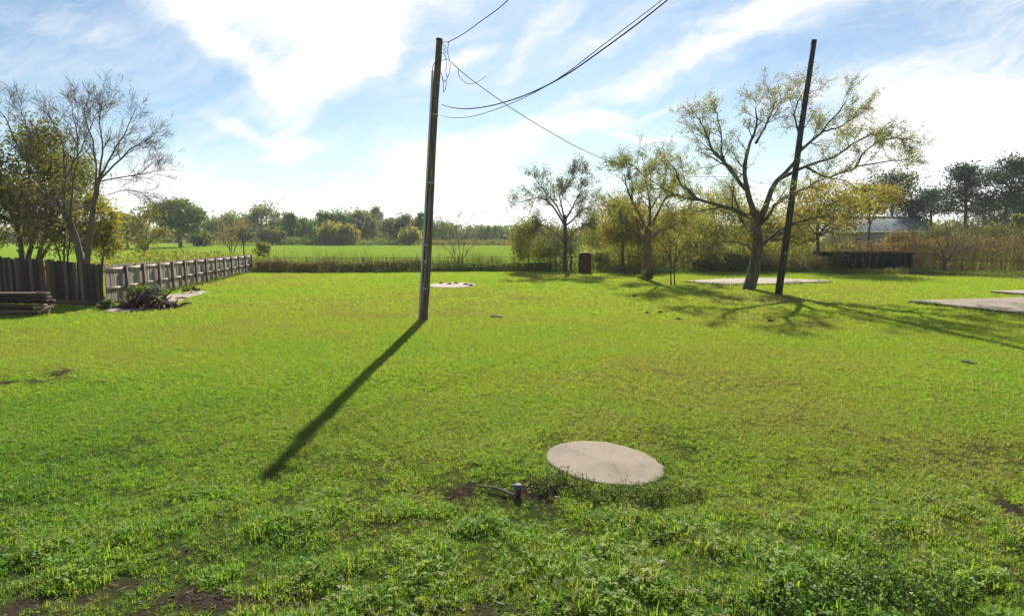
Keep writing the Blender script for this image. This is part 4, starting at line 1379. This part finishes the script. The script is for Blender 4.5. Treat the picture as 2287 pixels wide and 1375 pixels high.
# far row of trees at the end of the field
FAR_ROW = [
    (478, 150, 488, 60, 'leaf_grey', 'round', 'distant grey green tree right of the round oak in the far row'),
    (500, 165, 468, 50, 'leaf_grey', 'open', 'pale twiggy distant tree behind the orange brown budding tree'),
    (548, 155, 476, 55, 'leaf_green', 'round', 'distant tree left of the tallest tree behind the fence end'),
    (590, 150, 460, 70, 'leaf_grey', 'open', 'tall spreading distant tree above the yellow bush'),
    (622, 170, 490, 44, 'leaf_grey', 'round', 'low distant tree in the gap right of the spreading tree'),
    (651, 150, 471, 30, 'leaf_green', 'tall', 'narrow dark distant tree standing at the left of the far row gap'),
    (680, 158, 486, 48, 'leaf_green', 'round', 'round bright green distant tree beside the narrow dark one'),
    (708, 165, 490, 40, 'leaf_grey', 'round', 'dull grey distant tree left of the twin narrow crowns'),
    (731, 150, 468, 34, 'leaf_green', 'tall', 'narrow distant tree with a knobbly crown mid row'),
    (758, 152, 466, 46, 'leaf_green', 'tall', 'broader upright distant tree touching the knobbly one'),
    (795, 156, 467, 54, 'leaf_dark', 'round', 'dark wide distant tree forming the flat middle of the row'),
    (822, 160, 473, 40, 'leaf_grey', 'round', 'bluish grey distant tree right of the dark wide one'),
    (843, 172, 458, 26, 'leaf_grey', 'open', 'pale wispy spire, the highest of the far row'),
    (874, 156, 486, 44, 'leaf_dark', 'round', 'dark low distant tree right of the pale spire'),
    (903, 150, 474, 34, 'leaf_grey', 'tall', 'grey upright distant tree left of the conduit pole'),
    (926, 160, 484, 34, 'leaf_spring', 'round', 'brownish distant tree close left of the conduit pole'),
    (943, 156, 467, 22, 'leaf_dark', 'tall', 'dark spire partly hidden behind the conduit pole'),
    (976, 165, 494, 48, 'leaf_green', 'round', 'distant tree close right of the conduit pole'),
    (1004, 175, 500, 44, 'leaf_grey', 'round', 'low distant tree behind the twiggy grey shrub'),
    (1060, 200, 508, 70, 'leaf_grey', 'round', 'low pale distant tree right of the twiggy shrub'),
    (1104, 190, 505, 60, 'leaf_green', 'round', 'low green distant tree left of the green thicket'),
    (740, 142, 498, 40, 'leaf_spring', 'open', 'olive tinted tree standing before the middle of the far row'),
    (775, 140, 505, 36, 'leaf_yellow', 'open', 'yellow green tree standing before the far row, right of the olive one'),
    (915, 140, 508, 34, 'leaf_spring', 'bush', 'brownish bush before the far row, left of the conduit pole'),
    (610, 142, 508, 40, 'leaf_grey', 'open', 'brown green bush before the far row above the yellow bush'),
    (545, 140, 505, 44, 'leaf_grey', 'open', 'dull olive bush behind the orange brown budding tree'),
    (455, 130, 520, 34, 'leaf_dark', 'bush', 'dark shrub at the right foot of the round oak'),
]
for i, (px, y, top, w_, m_, kind, lab) in enumerate(FAR_ROW):
    kw = dict(round=dict(base=.05, nlobe=30, tint=(.5, .3), flat=1.0, open_=.3, shell=.2), tall=dict(base=.02, nlobe=26, tint=(.55, .3), flat=1.2, open_=.3, shell=.2), open=dict(base=.15, nlobe=30, open_=.6, tint=(.45, .3), flat=1.0, shell=.1), bush=dict(base=.0, nlobe=26, open_=.35, tint=(.5, .3), flat=1.0, shell=.2))[kind]
    lobed_tree('distant_tree', px, 0, lab, 200 + i, M[m_], M['bark'], y=y, w_px=w_ * 1.5, top_py=top - 2, n_leaf=2600, size=.5, trunk_r=.2, group='distant trees at the end of the field', **kw)


# ------------------------------------------------------------------ masses nobody could count
def leaf_band(name, path, n, hfun, thick, size, material, label, cat, seed, tint=(.5, .25), stalks=0, stalk_h=1.0, zpow=1.0, aspect=1.6):
    r = np.random.default_rng(seed)
    P = np.asarray(path, float)[:, :2]
    seg = np.linalg.norm(np.diff(P, axis=0), axis=1)
    cs = np.concatenate([[0], np.cumsum(seg)])

    def sample(m):
        s = r.uniform(0, cs[-1], m)
        j = np.clip(np.searchsorted(cs, s) - 1, 0, len(seg) - 1)
        p = P[j] + (P[j + 1] - P[j]) * ((s - cs[j]) / seg[j])[:, None]
        return s, p + r.normal(0, thick, (m, 2))
    g = Geo()
    s, p = sample(n)
    h = hfun(s, p)
    z = h * r.uniform(0, 1, n) ** zpow
    C = np.column_stack([p, np.maximum(z, .03)])
    tt = tint[0] + tint[1] * 2.2 * (fbm(p[:, 0], p[:, 1] * 2 + z, .45, seed) - .5) + r.normal(0, tint[1] * .6, n)
    g.leaves(C, size * r.uniform(.6, 1.4, n), r, np.clip(tt, 0, 1), aspect=aspect)
    if stalks:
        s, p = sample(stalks)
        h = hfun(s, p) * r.uniform(.5, 1.35, stalks) * stalk_h
        for (x, y), hh in zip(p, h):
            dx, dy = r.normal(0, .12 * hh, 2)
            w = .006 + .004 * y / 40
            g.tube([(x, y, -.02), (x + dx * .4, y + dy * .4, hh * .55), (x + dx, y + dy, hh)], [w, w * .8, w * .4], 3, cap=False, att=np.clip(r.normal(.1, .15), 0, 1))
    return g.build(name, material, None, label=label, cat=cat, kind='stuff')


def near_noise(a, b, sc, seed):
    return lambda s, p: a + (b - a) * np.clip((vnoise(p[:, 0], p[:, 1], sc, seed) * .65 + vnoise(p[:, 0], p[:, 1], sc * 3.1, seed + 1) * .35), 0, 1)


FL = [at(566, 607), at(700, 608), at(835, 607.5), at(945, 606)]
FR_ = [at(945, 606), at(1080, 605), at(1230, 606)]
leaf_band('fence_vines', FL, 9000, near_noise(.55, 1.0, .6, 3), .22, .13, M['leaf_weed'], 'brown and green vines covering the wire fence at the back of the lawn', 'vines', 301, (.35, .3), 500, 1.2)
leaf_band('tall_weeds', FR_, 7000, near_noise(.35, 1.0, .5, 5), .35, .13, M['leaf_weed'], 'green weeds along the back of the lawn right of the conduit pole', 'weeds', 302, (.62, .25), 420, 1.5)
leaf_band('tall_weeds', [at(1210, 604), at(1330, 603), at(1420, 612), at(1560, 606)], 4200, near_noise(.2, .9, .5, 6), .6, .12, M['leaf_weed'], 'weeds below the spring trees at the back of the lawn', 'weeds', 303, (.6, .25), 420, 1.6)
leaf_band('tall_weeds', [at_y(640, 580, 48)[:2], at_y(900, 580, 50)[:2], at_y(1130, 580, 52)[:2]], 1800, near_noise(.2, 1.3, .4, 7), 1.6, .12, M['leaf_weed'], 'thin dry stalks standing in the field beyond the wire fence', 'weeds', 304, (.45, .25), 750, 1.4)
leaf_band('brush', [at(1560, 606), at(1700, 606), at(1800, 606), at(1860, 605)], 9000, near_noise(.7, 1.7, .35, 8), .7, .15, M['leaf_weed'], 'dark brown green undergrowth behind the oak and the leaning pole', 'brush', 305, (.45, .35), 600, 1.4)
leaf_band('brush', [at_y(1850, 580, 50.5)[:2], at_y(2040, 580, 50)[:2], at_y(2090, 580, 47)[:2], at_y(2200, 580, 46)[:2], at_y(2500, 580, 44)[:2]], 17000, lambda s_, p_: near_noise(1.1, 2.6, .3, 9)(s_, p_) * (1 + .35 * np.clip((p_[:, 0] - 30) / 6, 0, 1)), 1.1, .17, M['leaf_rust'], 'tall rusty brown brush along the right back of the lot', 'brush', 306, (.5, .32), 1500, 1.3, aspect=3.0)
leaf_band('brush', [at_y(1310, 580, 51)[:2], at_y(1500, 580, 50)[:2], at_y(1720, 580, 49)[:2], at_y(1860, 580, 49)[:2]], 13000, near_noise(.8, 2.6, .35, 19), .9, .16, M['leaf_spring'], 'tangled olive brown brush behind the spring trees', 'brush', 315, (.45, .35), 900, 1.3)
leaf_band('tall_weeds', [at(1840, 611), at(2050, 612), at(2287, 620), at(2450, 626)], 7000, near_noise(.12, .55, .7, 10), .5, .12, M['leaf_weed'], 'long green grass along the right back edge of the lawn', 'weeds', 307, (.62, .22), 500, 1.3, aspect=3.0)
leaf_band('brush', [at_y(620, 580, 145)[:2], at_y(750, 580, 140)[:2], at_y(890, 580, 142)[:2]], 3200, near_noise(.8, 2.4, .1, 11), 2.0, .5, M['leaf_green'], 'low green bramble hedge at the end of the field', 'brush', 308, (.35, .3))
leaf_band('brush', [at_y(940, 580, 140)[:2], at_y(1060, 580, 145)[:2], at_y(1180, 580, 140)[:2]], 2600, near_noise(.5, 1.6, .1, 12), 1.5, .45, M['leaf_weed'], 'low brown scrub strip at the end of the field right of the pole', 'brush', 309, (.3, .25))
leaf_band('tall_weeds', [at_y(-200, 580, 36)[:2], at_y(120, 580, 40)[:2], at_y(330, 580, 48)[:2], at_y(480, 580, 60)[:2]], 6000, near_noise(.3, 1.5, .2, 13), 3.0, .22, M['leaf_yellow'], 'rough yellow green scrub in the field behind the left fence', 'scrub', 310, (.75, .25), 200)
leaf_band('woods', [at_y(100, 580, 172)[:2], at_y(700, 580, 178)[:2], at_y(1150, 580, 200)[:2], at_y(1500, 580, 180)[:2], at_y(2400, 580, 165)[:2]], 30000, near_noise(2.6, 7.0, .09, 14), 3.5, .8, M['leaf_grey'], 'distant belt of woodland closing off the field', 'woods', 311, (.5, .35), 0, zpow=.85)
leaf_band('woods', [at_y(100, 580, 172)[:2], (-150, 160), (-260, 60), (-280, -60)], 14000, near_noise(3, 8.0, .06, 24), 4.0, 1.3, M['leaf_grey'], 'belt of woodland running on past the left picture edge', 'woods', 313, (.5, .35), 0, zpow=.85)
leaf_band('woods', [at_y(2400, 580, 165)[:2], (200, 130), (250, 40), (250, -60)], 14000, near_noise(3, 8.0, .06, 25), 4.0, 1.3, M['leaf_grey'], 'belt of woodland running on past the right picture edge', 'woods', 314, (.5, .35), 0, zpow=.85)
leaf_band('fence_weeds', [CORNER + np.array([.3, .3, 0]), CORNER * .5 + FAR * .5 + np.array([.25, 0, 0]), FAR + np.array([.2, 0, 0])], 1500, near_noise(.05, .38, 1.0, 15), .1, .08, M['leaf_weed'], 'weeds along the foot of the sunlit board fence', 'weeds', 312, (.72, .2), 120)

RS = [at(2032, 677), at(2160, 690), at(2300, 707)]
leaf_band('tall_weeds', RS, 1500, near_noise(.02, .22, 1.5, 16), .09, .06, M['leaf_weed'], 'grass growing over the edge of the large right slab', 'weeds', 316, (.8, .2), 60, aspect=3.0)
leaf_band('tall_weeds', [at(1525, 631), at(1620, 638), at(1760, 635), at(1850, 631)], 2200, near_noise(.02, .25, 1.2, 17), .12, .07, M['leaf_weed'], 'grass growing over the front edge of the long slab', 'weeds', 317, (.75, .2), 80, aspect=3.0)
leaf_band('tall_weeds', [LID_C + np.array([.80 * math.cos(t_), .80 * math.sin(t_), 0]) for t_ in np.linspace(math.radians(150), math.radians(395), 16)], 900, near_noise(.0, .09, 4, 18), .05, .03, M['leaf_weed'], 'grass creeping round the rim of the near lid', 'weeds', 318, (.75, .2), 0, aspect=3.0)

# ------------------------------------------------------------------ wire fences


def wire_fence(label, pts, h, step, strands, tall=None):
    P = np.array([np.array([p[0], p[1], 0]) for p in pts])
    root = link('wire_fence', None, loc=tuple(P[0]), label=label, cat='fence')
    r = np.random.default_rng(int(h * 100) + len(P))
    for a, b in zip(P[:-1], P[1:]):
        L = np.linalg.norm(b - a)
        n = max(1, int(round(L / step)))
        for i in range(n + (1 if np.allclose(b, P[-1]) else 0)):
            g = Geo()
            hh = h * r.uniform(1.0, 1.14)
            g.tube([(0, 0, -.1), (r.normal(0, .02), r.normal(0, .02), hh)], .035, 6)
            g.build('post', M['wire'], root, tuple(a + (b - a) * i / n - P[0]))
        for f in strands:
            g = Geo()
            k_ = 2 + 3 * n
            q = np.array([a + (b - a) * t_ - P[0] + np.array([0, 0, h * f - .015 * math.sin(math.pi * ((t_ * n) % 1))]) for t_ in np.linspace(0, 1, k_)])
            g.tube(q, .014 if f > .9 else .006, 4, cap=False)
            g.build('strand', M['wire'], root)
    return root


wire_fence('low rusty wire fence across the back of the lawn, half hidden by vines', [at(563, 606.5), at(745, 607), at(945, 605), at(1100, 603.5), at(1230, 603)], 1.02, 2.4, (.97, .75, .5, .25))
wire_fence('thin wire fence at the right back, right of the dark container', [at_y(2040, 580, 45.2), at_y(2150, 580, 45.0), at_y(2330, 580, 43.5)], .85, 2.6, (.97, .6, .3))
wire_fence('thin wire fence under the spring trees, right of the open tree', [at(1215, 603.5), at(1330, 601), at(1480, 602), at(1560, 603)], 1.0, 2.2, (.97, .65, .35))

# slim post with a crossbar beyond the fence end
b = at(546, 590)
root = link('sign_post', None, loc=tuple(b), label='slim dark post with a short crossbar beyond the fence end', cat='post')
hp = at_y(546, 520, b[1])[2]
g = Geo()
g.tube([(0, 0, -.2), (.01, 0, hp * .5), (0, 0, hp)], .06, 7)
g.build('post', M['post_wood'], root)
g = Geo()
g.box((-.25, -.075, hp * .82), (1.0, .05, .09))
g.build('crossbar', M['post_wood'], root)

# ------------------------------------------------------------------ rusty tank
b = at(1306, 609)
hh = at_y(1306, 563, b[1])[2]
root = link('rusty_tank', None, loc=tuple(b), label='upright dark rusty metal tank at the back of the lawn', cat='tank')
rad = 14 * b[1] / F_PX
g = Geo()
g.tube([(0, 0, 0), (0, 0, .02), (0, 0, hh * .5), (0, 0, hh * .88), (0, 0, hh * .95), (0, 0, hh)], [rad * .95, rad, rad, rad, rad * .9, rad * .55], 20)
g.build('body', M['rust'], root)
for f in (.08, .36, .64, .87):
    g = Geo()
    g.tube([(0, 0, hh * f - .02), (0, 0, hh * f), (0, 0, hh * f + .02)], [rad + .004, rad + .022, rad + .004], 20, cap=False)
    g.build('rib', M['rust'], root)

# ------------------------------------------------------------------ dark container
cl, crr = at(1868, 606), at(2037, 606)
L = crr[0] - cl[0]
hh = at_y(1950, 565, cl[1])[2]
root = link('container', None, loc=tuple(cl), label='long low dark green open container at the right back of the lot', cat='container')
root.rotation_euler = (0, 0, 0)
W_ = 2.2
g = Geo()
xl = -.7                      # sloping front end
g.add([(xl * .1, 0, .12), (L, 0, .12), (L, 0, hh), (xl, 0, hh), (xl * .1, W_, .12), (L, W_, .12), (L, W_, hh), (xl, W_, hh)], [[0, 1, 2, 3], [1, 5, 6, 2], [5, 4, 7, 6], [4, 0, 3, 7], [0, 4, 5, 1]])
g.build('body', M['dark_paint'], root)
for y_ in (-.03, W_ + .03):
    g = Geo()
    g.box(((L + xl) / 2, y_, hh - .03), (L - xl + .12, .10, .12))
    g.build('rim', M['rust'], root)
for x in np.linspace(.35, L - .12, 11):
    g = Geo()
    g.box((x, -.034, hh * .5), (.09, .066, hh - .24))
    g.build('rib', M['dark_paint'], root)
for x in (.5, L - .5):
    for y_ in (.35, W_ - .35):
        g = Geo()
        g.tube([(x, y_ - .08, .1), (x, y_ + .08, .1)], .1, 12)
        g.build('roller', M['rust'], root)

# ------------------------------------------------------------------ house with the blue grey roof
HY = 76.0
hl, hr = at_y(1865, 580, HY)[0], at_y(2075, 580, HY)[0]
root = link('house', None, loc=(hl, HY, 0), label='low grey house with a blue grey sheet metal roof behind the brush', cat='house')
L = hr - hl
ez, rz_ = at_y(1950, 516, HY)[2], at_y(1950, 484, HY + 3)[2]
dep = 8.0
g = Geo()
g.box((L / 2, dep / 2, ez / 2), (L - .8, dep - .8, ez))
g.build('wall', M['siding'], root)


def roof(x0, x1, e, rzz, nm='roof'):
    g = Geo()
    g.add([(x0, -.4, e), (x1, -.4, e), (x1 - .02, dep / 2, rzz), (x0 + .02, dep / 2, rzz), (x0, dep + .4, e), (x1, dep + .4, e)], [[0, 1, 2, 3], [5, 4, 3, 2]], [[0, 3, 4], [1, 5, 2]])
    g.add([(x0, -.4, e - .16), (x1, -.4, e - .16), (x1, -.4, e - .01), (x0, -.4, e - .01)], [[0, 1, 2, 3]])
    o_ = g.build(nm, M['roof_metal'], root)
    for k_ in range(int((x1 - x0 - 2.6) / .6)):
        x = x0 + 1.3 + k_ * .6
        s = Geo()
        s.tube([(x, -.4, e + .02), (x, dep / 2, rzz + .02)], .03, 4)
        s.build('seam', M['roof_metal'], o_)
    c = Geo()
    c.box(((x0 + x1) / 2, dep / 2, rzz + .05), (x1 - x0 - 2.3, .22, .08))
    c.build('ridge_cap', M['trim'], o_)
    f = Geo()
    f.box(((x0 + x1) / 2, -.44, e - .08), (x1 - x0, .05, .18))
    f.build('fascia', M['trim'], o_)


roof(-.4, L + .4, ez, rz_)
for x in (L * .25, L * .55, L * .8):
    w_ = Geo()
    w_.box((x, .37, ez * .55), (1.0, .06, 1.1))
    wo = w_.build('window', M['trim'], root)
    p_ = Geo()
    p_.box((x, .33, ez * .55), (.84, .03, .94))
    p_.build('pane', M['glass'], wo)
d_ = Geo()
d_.box((L * .68, .37, 1.05), (.95, .06, 2.1))
do = d_.build('door', M['glass'], root)

# ------------------------------------------------------------------ small things on the lawn
# standpipe and fallen pipe beside the near lid
b = at(1157, 1112)
root = link('standpipe', None, loc=tuple(b), label='short rusty standpipe with a grey cap left of the near concrete lid', cat='pipe')
g = Geo()
hs = at_y(1158, 1080, b[1])[2]
g.tube([(0, 0, -.1), (.004, 0, hs * .75)], .026, 10)
g.build('riser', M['rust'], root, smooth=True)
g = Geo()
g.tube([(0, 0, hs * .62), (0, 0, hs * .70), (0, 0, hs * .94), (0, 0, hs)], [.036, .045, .045, .025], 12)
g.build('cap', M['pipe_cap'], root)
g = Geo()
p0, p1 = at(1068, 1085, .05), at(1150, 1107, .06)
mid = (p0 + p1) / 2 + np.array([0, .02, .02])
c = (p0 + p1) / 2
g.tube([p - c for p in smooth_path([p0, mid, p1], 9)], [.010, .015, .013, .014, .017, .014, .013, .016, .012], 8)
g.build('broken_branch', M['bark_light'], None, tuple(c), smooth=True, label='grey weathered stick lying on bare soil beside the standpipe', cat='stick')
r = np.random.default_rng(77)


def stone(px, py, s, m_, lab, cat='clod', group=None, flat=.55):
    g = Geo()
    n, k_ = 8, 5
    a = np.linspace(0, 2 * math.pi, n, endpoint=False)
    V = []
    for j in range(k_):
        ph = math.pi * (j + .5) / k_
        rr = math.sin(ph) * s * (1 + r.normal(0, .14, n))
        V.append(np.column_stack([np.cos(a) * rr, np.sin(a) * rr, np.full(n, math.cos(ph) * s * flat + s * flat * .6)]))
    V = np.vstack(V)
    i = np.arange(n * k_).reshape(k_, n)
    nx = np.roll(i, -1, 1)
    q = np.stack([i[:-1], i[1:], nx[1:], nx[:-1]], -1).reshape(-1, 4)
    g.add(V, q)
    g.poly(V[:n])
    g.poly(V[-n:][::-1])
    p = at(px, py)
    g.build('clod' if cat == 'clod' else 'stone', M[m_], None, (p[0], p[1], float(height_at(p[0], p[1]))), smooth=False, label=lab, cat=cat, group=group)


stone(2165, 811, .15, 'root_wood', 'single dark clod on the sunlit lawn at the right', flat=.25)
stone(1108, 708, .22, 'root_wood', 'flat dark clod right of the conduit pole foot', flat=.2)
stone(1480, 1262, .045, 'concrete', 'small grey stone in worn soil below the lid', 'stone', None, .5)
for px, py in ((1415, 662), (1445, 700), (1475, 699), (1515, 714), (1720, 719)):
    stone(px, py, .09, 'root_wood', 'tiny dark clod scattered on the lawn before the oak', 'clod', 'tiny clods on the lawn')
for px, py in ((985, 634), (1004, 636), (1018, 634.5), (1040, 637), (1052, 639)):
    stone(px, py, .14, 'soil', 'small dark clump on the far round lid', 'clod', 'clumps on the far round lid')

# standing clumps of taller weeds near the road
r = np.random.default_rng(88)
for i, (px, py, s, n, lab) in enumerate([(1970, 1335, .42, 300, 'leafy bright green weed clump at the bottom right'), (1835, 1355, .3, 150, 'smaller weed clump left of the bright one at the bottom right'), (1250, 1100, .26, 140, 'dark green weed clump below the near concrete lid, by the standpipe'), (1395, 1115, .34, 220, 'dark green weed clump right under the near concrete lid'), (1510, 1100, .26, 130, 'weed clump at the lower right of the near lid'), (1238, 1078, .10, 22, 'small weed clump at the left rim of the near lid')]):
    g = Geo()
    for _ in range(n):
        a = r.uniform(0, 6.283)
        q = s * math.sqrt(r.uniform(0, 1))
        b0 = np.array([math.cos(a) * q * 1.5, math.sin(a) * q * .7, -.02])
        hh = r.uniform(.06, .17) * (1.5 if i == 0 else 1.0)
        top = b0 + np.array([r.normal(0, .04), r.normal(0, .04), hh])
        g.tube([b0, (b0 + top) / 2 + r.normal(0, .01, 3), top], [.003, .0025, .0015], 3, cap=False, att=.7)
        nl = r.integers(4, 9)
        C = b0 + (top - b0) * r.uniform(.3, 1.05, nl)[:, None] + r.normal(0, .014, (nl, 3))
        g.leaves(C, r.uniform(.018, .042 if i < 2 else .034, nl), r, np.clip(r.normal(.72 if i in (2, 3) else .6, .2, nl), 0, 1), flat=.4)
    p = at(px, py)
    g.build('weed_clump', M['leaf_bright' if i < 2 else 'leaf_weed'], None, (p[0], p[1], float(height_at(p[0], p[1]))), label=lab, cat='weeds')

g = Geo()
r = np.random.default_rng(404)
for p, rx, ry, s_ in DIRT_W:
    if p[1] > 14:
        continue
    for _ in range(int(min(160, 130 * s_ * rx))):
        x, y = p[0] + r.normal(0, rx * .6), p[1] + r.normal(0, ry * .75)
        q = r.uniform(.003, .009) * (1.7 if r.uniform() < .06 else 1)
        Rm = np.array(Matrix.Rotation(r.uniform(0, 6.28), 3, Vector(r.normal(size=3))))
        g.box((x, y, float(height_at(x, y)) + q * .4), (q * r.uniform(1, 2.4), q * 1.2, q * .8), Rm)
g.build('soil_crumbs', M['soil'], None, kind='stuff', label='crumbs of soil and litter on the worn lawn patches', cat='soil')
g = Geo()
for _ in range(900):
    y = 4.2 + r.exponential(3.0)
    x = r.uniform(-1, 1) * (.9 * y + 1)
    L = r.uniform(.04, .12)
    a = r.uniform(0, 3.14)
    c = np.array([x, y, float(height_at(x, y)) + r.uniform(.015, .045)])
    d = np.array([math.cos(a), math.sin(a), r.normal(0, .15)]) * L
    w = np.array([-math.sin(a), math.cos(a), 0]) * r.uniform(.002, .008)
    g.add([c - d * .5, c + w, c + d * .5, c - w], [[0, 1, 2, 3]], att=r.uniform(0, .3))
g.build('dead_leaves', M['leaf_weed'], None, kind='stuff', label='dry leaves and straw lying loose in the lawn', cat='litter')
build_grass()

# ------------------------------------------------------------------ air
g = Geo()
g.box((0, 300, 8.0), (2560, 1240, 18.0))
m, k = mat('thin_haze')
out = k.new('ShaderNodeOutputMaterial')
vol = k.new('ShaderNodeVolumePrincipled', ins={'Color': (.86, .92, 1.0, 1), 'Density': .00020, 'Anisotropy': .35})
k.t.links.new(vol.outputs[0], out.inputs['Volume'])
g.build('haze', m, None, kind='stuff', label='thin pale haze over the far field', cat='haze')
